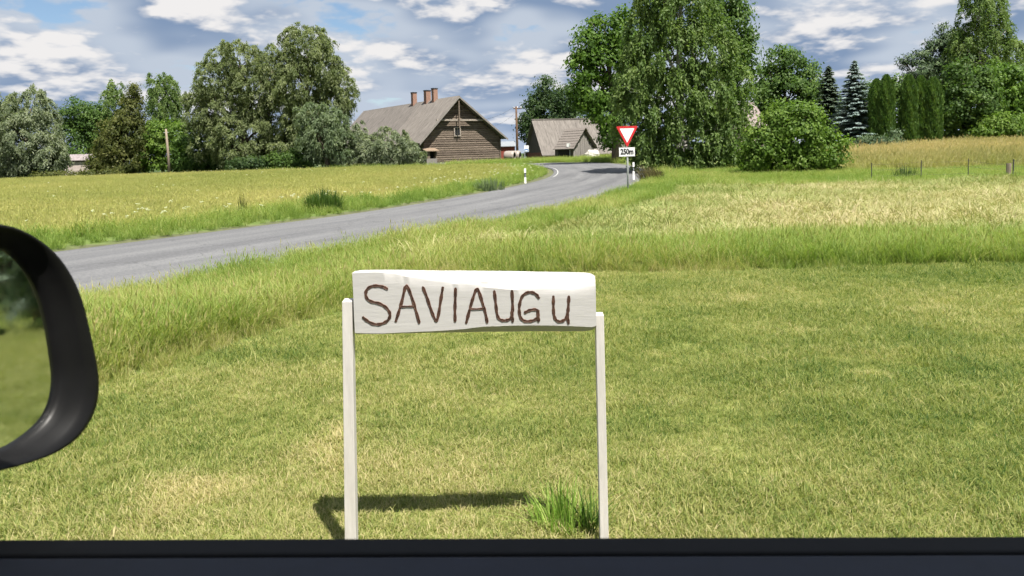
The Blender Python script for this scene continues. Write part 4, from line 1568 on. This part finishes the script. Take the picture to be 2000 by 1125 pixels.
# bus stop signs
def bus_sign(px, ytop, ybot, Y, wpx, lab, rz):
    b = base_at(px, Y)
    zt_ = at(px, ytop, Y).z - b.z
    zb_ = at(px, ybot, Y).z - b.z
    hw_ = wpx * Y / F / 2
    o_ = thing('bus_stop_sign', lab, 'road sign', b, rz, 'bus stop signs by the bend')
    MB().tube([(-hw_ * .8, .03, -.3), (-hw_ * .8, .03, zt_)], .03, 8).build('post', M_steel, o_)
    p_ = MB().box(-hw_, hw_, -.012, -.0005, zb_, zt_).build('panel', M_white, o_)
    return o_, p_, hw_, zt_, zb_


o_, p_, hw_, zt_, zb_ = bus_sign(1029, 284, 297, 70, 9, 'blue and white bus stop sign on the field side of the road', R(-6))
MB().box(-hw_ * .85, hw_ * .85, -.017, -.0135, zb_ + .02, zb_ + (zt_ - zb_) * .45).build('blue_field', M_blue, p_)
MB().box(-hw_ * .55, hw_ * .55, -.022, -.0185, zb_ + .06, zb_ + (zt_ - zb_) * .3).build('bus_symbol', M_white, p_)
bus_sign(1111, 280, 287, 70.5, 7, 'pale back of a bus stop sign before the shed', R(160))

# wrapped bales
def lathe(name, prof, mat, parent, n=16, axis='Z'):
    vs, fs = [], []
    for r_, z_ in prof:
        for j in range(n):
            a = 6.2832 * j / n
            p = (r_ * math.cos(a), r_ * math.sin(a), z_) if axis == 'Z' else (r_ * math.cos(a), z_, r_ * math.sin(a))
            vs.append(p)
    for i in range(len(prof) - 1):
        for j in range(n):
            fs.append((i * n + j, i * n + (j + 1) % n, (i + 1) * n + (j + 1) % n, (i + 1) * n + j))
    fs.append(tuple(range(n)))
    fs.append(tuple((len(prof) - 1) * n + j for j in range(n)))
    return mesh(name, vs, fs, mat, parent, True)


M_wrap = plain('bale_wrap', (0.27, 0.235, 0.21), 0.35, 0.1, 6)
for k, (px, Y, lab) in enumerate(((996, 93, 'white wrapped hay bale beside the log house, left one'), (1007, 94.5, 'white wrapped hay bale in front of the utility pole'))):
    b = base_at(px, Y)
    o_ = lathe('hay_bale', [(.45, -.62), (.58, -.58), (.63, -.4), (.64, 0), (.63, .4), (.58, .58), (.45, .62)], M_wrap, None, 18, 'Y')
    o_.location = (b.x, b.y, b.z + .64)
    o_.rotation_euler = (0, 0, R(70))
    tag(o_, lab, 'bale', 'wrapped bales by the house')

# pale boulder by the shed
def boulder(px, Y, r, lab, mat, name='boulder'):
    b = base_at(px, Y)
    g = np.random.default_rng(int(px))
    vs, fs = [], []
    nu, nv = 12, 8
    for i in range(nv + 1):
        th = math.pi * i / nv
        for j in range(nu):
            ph = 2 * math.pi * j / nu
            k = 1 + .18 * math.sin(3 * ph + i) * math.sin(2 * th) + g.normal(0, .05)
            vs.append((r * 1.2 * k * math.sin(th) * math.cos(ph), r * .9 * k * math.sin(th) * math.sin(ph), r * .55 + r * .9 * k * math.cos(th)))
    for i in range(nv):
        for j in range(nu):
            fs.append((i * nu + j, i * nu + (j + 1) % nu, (i + 1) * nu + (j + 1) % nu, (i + 1) * nu + j))
    o_ = mesh(name, vs, fs, mat, None, False)
    o_.location = b
    return tag(o_, lab, 'boulder')


boulder(1157, 70.3, .62, 'pale boulder lying in the grass beside the shed', plain('pale_stone', (0.42, 0.40, 0.37), .9, .15, 5))

# wire fence
fr = thing('wire_fence', 'low fence of thin posts and wires along the golden meadow', 'fence', base_at(1702, 28.2))
f0 = Vector(fr.location)
tops = []
for px, yt, Y, r_, m_ in ((1702, 318, 28.2, .016, M_wire), (1799, 313, 28, .016, M_wire), (1891, 310, 27.8, .015, M_wire), (1970, 319, 27.4, .085, M_pole), (1979, 311, 27.5, .024, M_wire), (2080, 308, 27.3, .025, M_wire)):
    b = base_at(px, Y) - f0
    h = at(px, yt, Y).z - (b.z + f0.z)
    MB().tube([(b.x, b.y, b.z - .2), (b.x + .01, b.y, b.z + h)], r_, 8).build('post', m_, fr)
    if r_ < .09:
        tops.append((b, h))
for fz in (.35, .65, .92):
    mb = MB()
    for (a, ha), (c, hc_) in zip(tops[:-1], tops[1:]):
        pts = [Vector(a).lerp(Vector(c), f) + Vector((0, 0, (ha + (hc_ - ha) * f) * fz - .03 * 4 * f * (1 - f))) for f in (0, .25, .5, .75, 1)]
        mb.tube(pts, .0028, 4, False)
    mb.build('wire', M_wire, fr)


# single plants in the field, verge and lawn
def plant(name, lab, cat, px, Y, n, h0, h1, wd, spread, key, lean=.35, dirx=0.0, segs=3, group=None):
    b = base_at(px, Y)
    V, tt_ = [], []
    for _ in range(n):
        a = random.uniform(0, 6.283)
        r_ = spread * math.sqrt(random.random())
        p = np.array((r_ * math.cos(a), r_ * math.sin(a) * .8, 0))
        h = random.uniform(h0, h1) * (1 - .35 * (r_ / spread) ** 2)
        ln = abs(random.gauss(0, lean))
        a2 = a + random.gauss(0, .8)
        dv = np.array((math.cos(a2) * ln + dirx, math.sin(a2) * ln, 0))
        sv = np.array((-math.sin(a2), math.cos(a2), 0)) * wd
        prev = p
        tq = random.uniform(.1, .9)
        for i in range(1, segs + 1):
            f = i / segs
            q = p + dv * h * f * f + np.array((0, 0, h * f * (1 - .25 * min(1, ln + abs(dirx)) * f)))
            w0, w1 = (1 - (f - 1 / segs)) ** .6, (1 - f) ** .6 + .05
            V.append(np.stack([prev - sv * w0, prev + sv * w0, q + sv * w1, q - sv * w1]))
            tt_.append(tq)
            prev = q
    o_ = quad_mesh(name, np.array(V), np.array(tt_), LEAF[key], None)
    o_.location = b
    return tag(o_, lab, cat, group)


plant('field_shrub', 'dark spiky shrub standing alone in the yellow green field', 'plant', 628, 21.0, 620, .55, .82, .012, .50, 'green', .3)
plant('tall_weed', 'thin dark weed sticking up in the field left of the shrub', 'plant', 470, 19.5, 40, .6, .95, .008, .12, 'olive', .12)
plant('weed_clump', 'leafy weeds at the field edge near the marker post', 'plant', 955, 30, 240, .4, .7, .014, .6, 'bluewillow', .4)
plant('sedge_clump', 'dark brown leaning sedge at the foot of the huge birch', 'plant', 1274, 32.5, 420, .6, .95, .012, .55, 'sedge', .35, -.35)
plant('weed_clump', 'dark upright weeds growing by the wire fence', 'plant', 1768, 29, 160, .4, .75, .012, .5, 'dark', .2)
plant('grass_tuft', 'tall green grass tuft at the foot of the right sign post', 'plant', 1085, 2.90, 260, .09, .27, .0030, .125, 'tuft', .5, 0, 5)
plant('grass_tuft', 'coarse dark blades growing against the right sign post', 'plant', 1140, 2.85, 45, .14, .27, .0042, .04, 'green', .4, 0, 5)

# cow parsley flowers along the field
M_flower = leafmat('white_umbel', [(0, (0.55, 0.58, 0.45)), (1, (0.75, 0.76, 0.68))], .3)
V, tt_ = [], []
pts = []
for _ in range(170):
    if random.random() < .55:
        i = random.randint(ridx(13), ridx(50))
        q = RC[i] - RN[i] * (HW + random.uniform(.6, 3.6))
    else:
        q = np.array(at(random.uniform(420, 1010), 330, random.uniform(45, 66)))[:2]
        if random.random() < .3:
            q = np.array(at(random.uniform(-20, 420), 370, random.uniform(24, 60)))[:2]
    if abs(road_dist([q[0]], [q[1]])[0]) < HW + .5:
        continue
    zz = float(gz(q[0], q[1])) + random.uniform(.32, .55)
    for _k in range(7):
        a = random.uniform(0, 6.28)
        r_ = random.uniform(.0, .05)
        c = np.array((q[0] + r_ * math.cos(a), q[1] + r_ * math.sin(a), zz + random.uniform(-.02, .02)))
        s_ = random.uniform(.012, .022)
        V.append(np.stack([c + np.array((-s_, -s_, 0)), c + np.array((s_, -s_, .01)), c + np.array((s_, s_, 0)), c + np.array((-s_, s_, .01))]))
        tt_.append(random.random())
o = quad_mesh('cow_parsley', np.array(V), np.array(tt_), M_flower)
tag(o, 'white cow parsley flowers scattered along the field', 'flowers', kind='stuff')

# ================================================================== NAME SIGN
YB = 2.70
M_wpaint = plain('white_paint', (0.415, 0.404, 0.396), 0.6, 0.022, 5, 0.2, 0.10, (1.2, 5, 11))
M_wpaint2 = plain('white_paint_post', (0.50, 0.475, 0.455), 0.55, 0.06, 5, 0.3, 0.12, (9, 9, 1.2))
M_carve = plain('burnt_carving', (0.022, 0.012, 0.009), 0.6, 0.3, 45, 0.3, 0.4, col2=(0.085, 0.040, 0.026))
M_carve_edge = plain('carving_edge', (0.07, 0.036, 0.026), 0.7, 0.3, 60, 0.2, 0.4, col2=(0.22, 0.125, 0.09))
sb = at(926, 1075, YB)
sign = thing('village_sign', 'white hand hewn village sign carved SAVIAUGU on two posts', 'sign', (sb.x, YB, 0.0))
sx = sb.x


def onb(px, py, y=YB):
    p = at(px, py, y)
    return p.x - sx, p.z


# outline of the board along its length (pixels): top, start of top hew, start of bottom hew, bottom
bp_ = [(688, 533, 534, 650, 653), (700, 531, 533, 651, 653.5), (740, 530.5, 532, 651.5, 653.5), (770, 530.5, 535, 650, 652.5), (800, 531, 542, 648.5, 652), (850, 532, 551, 646.5, 651), (900, 532, 556, 643, 651),
       (940, 532.5, 561, 638, 651), (1000, 533, 566, 636, 651), (1040, 534, 569, 635.5, 650), (1080, 534.5, 570, 636, 650.5), (1110, 535, 569.5, 637, 650), (1140, 535.5, 566, 638, 649.5), (1155, 537, 562, 639, 647), (1163, 541, 558, 636, 640)]
prof = np.array(bp_, float)
xs_ = np.concatenate([np.linspace(688, 1163, 90)])
TH = 0.056
vs, fs = [], []
nrow = 0
for x_ in xs_:
    tp_, th_, bh_, bo_ = [np.interp(x_, prof[:, 0], prof[:, k]) for k in range(1, 5)]
    X0, zt_ = onb(x_, tp_)
    _, zh = onb(x_, th_)
    _, zq = onb(x_, bh_)
    _, zb_ = onb(x_, bo_)
    j = lambda s_: random.gauss(0, s_)
    hw1 = min(.034, (zt_ - zh) * .50 + .003)
    hw2 = min(.060, (zq - zb_) * .85 + .003)
    sm = float(np.clip((hw1 - .006) / .022, 0, 1))
    wv = lambda k_: sm * .0055 * (float(hash_noise(x_ * .035, k_ * 1.3, 1.0, 3)) - .5)
    row = [(0, zq), (-.0, zq + (zh - zq) * .2), (0, zq + (zh - zq) * .4), (0, zq + (zh - zq) * .6), (0, zq + (zh - zq) * .8), (0, zh),
           (hw1 * .14 + wv(1), zh + (zt_ - zh) * .18), (hw1 * .30 + wv(2), zh + (zt_ - zh) * .38), (hw1 * .48 + wv(3), zh + (zt_ - zh) * .56), (hw1 * .66 + wv(4), zh + (zt_ - zh) * .72), (hw1 * .85 + wv(5), zh + (zt_ - zh) * .88), (hw1, zt_), (TH, zt_ - .002), (TH, zb_ + .002), (hw2, zb_), (hw2 * .45, zb_ + (zq - zb_) * .5)]
    nrow = len(row)
    for (y_, z_) in row:
        vs.append((X0 + j(.0002), y_ + j(.00035) * (y_ > 0), z_ + j(.0002)))
for i in range(len(xs_) - 1):
    for k in range(nrow):
        fs.append((i * nrow + k, i * nrow + (k + 1) % nrow, (i + 1) * nrow + (k + 1) % nrow, (i + 1) * nrow + k)[::-1])
fs.append(tuple(range(nrow)))
fs.append(tuple((len(xs_) - 1) * nrow + k for k in range(nrow))[::-1])
board = mesh('board', vs, fs, M_wpaint, sign)
board.data.polygons.foreach_set('use_smooth', [True] * len(board.data.polygons))
board.data.set_sharp_from_angle(angle=R(28))


# posts (hand set, slightly out of plumb)
def sign_leg(px_t, py_t, px_b, wpx_t, wpx_b, y0, dep, mat):
    xt, zt_ = onb(px_t, py_t, YB + y0)
    xb, _ = onb(px_b, 1077, YB + y0)
    a, b_ = wpx_t * YB / F / 2, wpx_b * YB / F / 2
    vs_ = [(xb - b_, y0, -.25), (xb + b_, y0, -.25), (xb + b_, y0 + dep, -.25), (xb - b_, y0 + dep, -.25),
           (xt - a, y0, zt_), (xt + a, y0, zt_), (xt + a, y0 + dep, zt_ + .004), (xt - a, y0 + dep, zt_ + .004)]
    o_ = MB().add(vs_, [(0, 3, 2, 1), (4, 5, 6, 7), (0, 1, 5, 4), (1, 2, 6, 5), (2, 3, 7, 6), (3, 0, 4, 7)]).build('post', mat, sign)
    return bevel(o_, .002)


sign_leg(677.5, 589, 680.5, 19.5, 24, .004, .045, M_wpaint2)
sign_leg(1171.5, 616, 1181.5, 16.5, 17.5, .012, .04, M_wpaint2)

# carved letters: strokes in pixels of the enlarged crop (x/3.448+640, y/3.448+510)
def q2(L_):
    return [(640 + a / 3.448, 510 + b_ / 3.448) for a, b_ in L_]


LET = [
    ('S', [[(398, 185), (385, 178), (370, 172), (330, 166), (290, 172), (265, 192), (256, 222), (268, 255), (300, 274), (345, 284), (385, 305), (412, 335), (420, 365), (408, 395), (380, 415), (340, 426), (300, 420), (265, 400), (240, 380)]]),
    ('A', [[(460, 402), (478, 345), (500, 270), (520, 185), (530, 168), (542, 180), (565, 240), (590, 320), (616, 412)], [(488, 308), (530, 305), (578, 304)]]),
    ('V', [[(642, 178), (665, 235), (690, 310), (715, 375), (734, 400), (748, 350), (762, 260), (775, 180)]]),
    ('I', [[(861, 186), (859, 260), (857, 330), (858, 402)]]),
    ('A', [[(934, 412), (950, 350), (975, 260), (996, 200), (1006, 188), (1020, 210), (1045, 290), (1062, 350), (1074, 410)], [(955, 322), (1000, 322), (1050, 318)]]),
    ('U', [[(1122, 204), (1130, 270), (1138, 340), (1150, 382), (1175, 398), (1205, 398), (1232, 385), (1244, 350), (1245, 290), (1241, 202)], [(1240, 340), (1244, 375), (1246, 404)]]),
    ('G', [[(1420, 246), (1405, 225), (1378, 211), (1345, 212), (1315, 232), (1298, 268), (1290, 315), (1293, 360), (1305, 388), (1330, 404), (1365, 404), (1395, 395), (1414, 375), (1418, 350), (1410, 330), (1385, 326), (1355, 333), (1330, 345)], [(1412, 330), (1418, 370), (1420, 402)]]),
    ('U', [[(1520, 240), (1520, 300), (1522, 350), (1532, 388), (1555, 406), (1580, 403), (1604, 385), (1616, 350), (1621, 300), (1624, 240)], [(1614, 350), (1617, 385), (1622, 416)]]),
]


def smooth_line(P, n=6):
    P = [Vector((a, b_)) for a, b_ in P]
    if len(P) < 3:
        return P
    Q = [P[0] * 2 - P[1]] + P + [P[-1] * 2 - P[-2]]
    o_ = []
    for i in range(1, len(Q) - 2):
        for k in range(n):
            t_ = k / n
            p0, p1, p2, p3 = Q[i - 1], Q[i], Q[i + 1], Q[i + 2]
            o_.append(.5 * ((2 * p1) + (p2 - p0) * t_ + (2 * p0 - 5 * p1 + 4 * p2 - p3) * t_ * t_ + (3 * p1 - p0 - 3 * p2 + p3) * t_ ** 3))
    o_.append(P[-1])
    return o_


for ch, strokes in LET:
    vs, fs, mi = [], [], []
    for si, sp in enumerate(strokes):
        C_ = [Vector(onb(*q)) for q in q2(sp)]
        C_ = smooth_line([(c.x, c.y) for c in C_])
        n = len(C_)
        thin = .62 if (ch == 'A' and si == 1) else 1.0
        k0 = len(vs)
        # round ends
        ext = []
        d0_ = (C_[0] - C_[1]).normalized()
        d1_ = (C_[-1] - C_[-2]).normalized()
        hw_ = .0055 * thin
        pts = [(C_[0] + d0_ * hw_ * .9, .25), (C_[0] + d0_ * hw_ * .55, .8)] + [(c, 1.0) for c in C_] + [(C_[-1] + d1_ * hw_ * .55, .8), (C_[-1] + d1_ * hw_ * .9, .25)]
        m = len(pts)
        for i, (c, s_) in enumerate(pts):
            a = pts[max(i - 1, 0)][0]
            b_ = pts[min(i + 1, m - 1)][0]
            t_ = (b_ - a).normalized()
            nn_ = Vector((-t_.y, t_.x))
            vary = 1 + .16 * math.sin(i * .9 + si + ord(ch)) + random.gauss(0, .05)
            lift = -.0004 * si
            for u_, dpt in ((-1.0, -.0006), (-.78, -.0022), (-.35, -.0013), (0, -.0010), (.35, -.0013), (.78, -.0022), (1.0, -.0006)):
                p = c + nn_ * (u_ * hw_ * s_ * vary)
                vs.append((p.x, dpt + lift, p.y))
        for i in range(m - 1):
            for k in range(6):
                fs.append((k0 + i * 7 + k, k0 + i * 7 + k + 1, k0 + (i + 1) * 7 + k + 1, k0 + (i + 1) * 7 + k))
                mi.append(1 if k in (0, 5) else 0)
    o_ = mesh('letter', vs, fs, M_carve, board)
    o_.data.materials.append(M_carve_edge)
    o_.data.polygons.foreach_set('material_index', mi)
    o_['label'] = 'carved brown letter ' + ch

# ================================================================== CAR
M_trim = plain('black_trim', (0.0055, 0.0055, 0.006), 0.42, 0.1, 30, 0.22)
M_rubber = plain('rubber_seal', (0.008, 0.008, 0.009), 0.7, 0.1, 30, 0.2)
M_card = plain('navy_door_card', (0.011, 0.015, 0.029), 0.6, 0.1, 30, 0.3)
M_paintcar = plain('dark_car_paint', (0.02, 0.025, 0.035), 0.25, 0.05, 10, 0.5)
M_head = plain('grey_headliner', (0.10, 0.10, 0.10), 0.9, 0.1, 20)
M_mglass, t, b = newmat('mirror_glass')
b.inputs['Metallic'].default_value = 1.0
b.inputs['Base Color'].default_value = (0.60, 0.62, 0.62, 1)
b.inputs['Roughness'].default_value = 0.03
# faint dust on the glass varies its polish
dn_ = t.nodes.new('ShaderNodeTexNoise')
dn_.inputs['Scale'].default_value = 30
dm = t.nodes.new('ShaderNodeMapRange')
for i, v in enumerate((0.3, 0.7, 0.02, 0.07)):
    dm.inputs[i + 1].default_value = v
t.links.new(dn_.outputs['Fac'], dm.inputs[0])
t.links.new(dm.outputs[0], b.inputs['Roughness'])

car = thing('car', 'dark car whose wing mirror and door sill frame the view', 'car', (0, 0, 0))
# door in local car space (= world); window sill 0.56 m ahead of the eye
YD = 0.60
zs0 = at(1000, 1051, YD + .03).z
rollt = math.tan(-ROLL) * 0.55


def slanted(mb_, y0, y1, z0_, z1_, xa=-1.15, xb=1.35):
    sl_ = -0.0245
    vs_ = []
    for x in (xa, xb):
        for (y, z) in ((y0, z0_), (y1, z0_), (y1, z1_), (y0, z1_)):
            vs_.append((x, y, z + sl_ * (x)))
    return mb_.add(vs_, [(0, 1, 2, 3), (7, 6, 5, 4), (0, 4, 5, 1), (1, 5, 6, 2), (2, 6, 7, 3), (3, 7, 4, 0)])


door = slanted(MB(), YD + .034, YD + .11, 0.42, zs0 - .065).build('door', M_paintcar, car)
bevel(slanted(MB(), YD + .003, YD + .032, zs0 - .03, zs0).build('window_seal', M_rubber, door), .004, 3)
bevel(slanted(MB(), YD - .075, YD + .001, 0.45, zs0 + .0005).build('door_card', M_card, door), .004, 3)
# roof, far side, pillars, floor: the shell that shades the inside
MB().box(-1.0, 1.5, -.95, YD - .15, 1.66, 1.72).build('roof', M_paintcar, car)
MB().box(-.98, 1.48, -.93, YD - .17, 1.635, 1.655).build('headliner', M_head, car)
MB().box(-1.15, 1.5, -1.05, -.98, .42, 1.12).build('far_door', M_paintcar, car)
MB().box(-1.15, 1.5, -.97, YD - .11, .36, .42).build('floor_pan', M_trim, car)
MB().prism([Vector((-1.0, YD - .09, 1.66)), Vector((-.90, YD - .09, 1.66)), Vector((-1.60, YD + .03, 1.10)), Vector((-1.72, YD + .03, 1.10))], (0, 0, 0), (0, .06, 0)).build('windscreen_pillar', M_trim, car)
MB().box(1.36, 1.5, YD - .05, YD + .03, .42, 1.66).build('door_pillar', M_trim, car)
MB().box(-2.6, -1.16, -1.0, YD + .06, .42, .98).build('bonnet', M_paintcar, car)

# wing mirror: outline measured on the line of sight, housing with depth behind it
YM = 0.66
mc = at(-60, 680, YM)
rdir_ = Vector((0.96, 0.26, -0.11)).normalized()       # where the glass should look
inc = (mc - EYE).normalized()
mn = (rdir_ - inc).normalized()                          # glass normal
mu = Vector((0, 0, 1)).cross(mn).normalized()            # to the right as seen from the cabin
mv = mn.cross(mu).normalized()


def on_mirror(px, py, dep=0.0):
    r_ = ray(px, py)
    s_ = (mc + mn * dep - EYE).dot(mn) / r_.dot(mn)
    p = EYE + r_ * s_ - mc - mn * dep
    return p.dot(mu), p.dot(mv)


OUT = [(0, 437), (40, 450), (80, 474), (115, 508), (142, 552), (160, 600), (173, 655), (183, 700), (189, 745), (186, 785), (172, 822), (148, 855), (110, 882), (60, 902), (0, 919), (-80, 934), (-180, 940), (-290, 930), (-350, 890), (-372, 800), (-372, 650), (-350, 520), (-290, 455), (-200, 432), (-100, 428)]
INN = [(0, 487), (28, 503), (52, 530), (70, 563), (84, 605), (94, 650), (101, 700), (105, 735), (103, 765), (96, 792), (82, 818), (58, 842), (30, 862), (0, 877), (-80, 893), (-170, 896), (-270, 886), (-320, 850), (-338, 780), (-338, 660), (-320, 560), (-270, 500), (-190, 478), (-90, 474)]


def loop(P, dep, n=96):
    P = [Vector(on_mirror(*p, dep)) for p in P]
    m_ = len(P)
    res = []
    per = n // 1
    for i in range(m_):
        p0, p1, p2, p3 = P[i - 1], P[i], P[(i + 1) % m_], P[(i + 2) % m_]
        for k in range(4):
            t_ = k / 4
            res.append(.5 * ((2 * p1) + (p2 - p0) * t_ + (2 * p0 - 5 * p1 + 4 * p2 - p3) * t_ * t_ + (3 * p1 - p0 - 3 * p2 + p3) * t_ ** 3))
    # resample evenly
    pts = np.array([(q.x, q.y) for q in res] + [(res[0].x, res[0].y)])
    cl = np.concatenate([[0], np.cumsum(np.linalg.norm(np.diff(pts, axis=0), axis=1))])
    ss = np.linspace(0, cl[-1], n, endpoint=False)
    return np.stack([np.interp(ss, cl, pts[:, 0]), np.interp(ss, cl, pts[:, 1])], 1)


def align(Lp):
    c = Lp.mean(0)
    a = np.arctan2(Lp[:, 1] - c[1], Lp[:, 0] - c[0])
    i = int(np.argmin(np.abs(a)))
    Lp = np.roll(Lp, -i, 0)
    return Lp


lo, li = align(loop(OUT, .004)), align(loop(INN, -.014))
co, ci_ = lo.mean(0), li.mean(0)


def w3(p, dep):
    return mc + mu * float(p[0]) + mv * float(p[1]) + mn * dep


rings = []
for f, dep in ((0.0, -.020), (0.0, -.010), (.10, -.006), (.28, -.003), (.55, .004), (.80, .010), (.92, .010), (.98, .004), (1.0, -.006)):
    rings.append([w3(li[i] * (1 - f) + lo[i] * f, dep) for i in range(len(lo))])
for s_, dep in ((.995, -.040), (.90, -.085), (.72, -.112), (.40, -.130)):
    rings.append([w3(co + (lo[i] - co) * s_, dep) for i in range(len(lo))])
nm = len(lo)
vs = [p for r_ in rings for p in r_]
fs = []
for i in range(len(rings) - 1):
    for j in range(nm):
        fs.append((i * nm + j, i * nm + (j + 1) % nm, (i + 1) * nm + (j + 1) % nm, (i + 1) * nm + j))
fs.append(tuple((len(rings) - 1) * nm + j for j in range(nm)))
wm = mesh('wing_mirror', vs, fs, M_trim, car, True)
gl = [w3(ci_ + (li[i] - ci_) * 1.012, -.014) for i in range(nm)]
mesh('mirror_glass', gl, [tuple(range(nm))], M_mglass, wm)
# arm to the door
ap = w3(co + np.array((-.06, -.075)), -.07)
MB().tube([ap, ap + Vector((-.02, -.02, -.03)), Vector((ap.x - .03, YD + .05, zs0 - .04))], [.03, .028, .03], 10).build('mirror_arm', M_trim, wm, True)

print('leaves', NL, 'objects', len(bpy.data.objects))
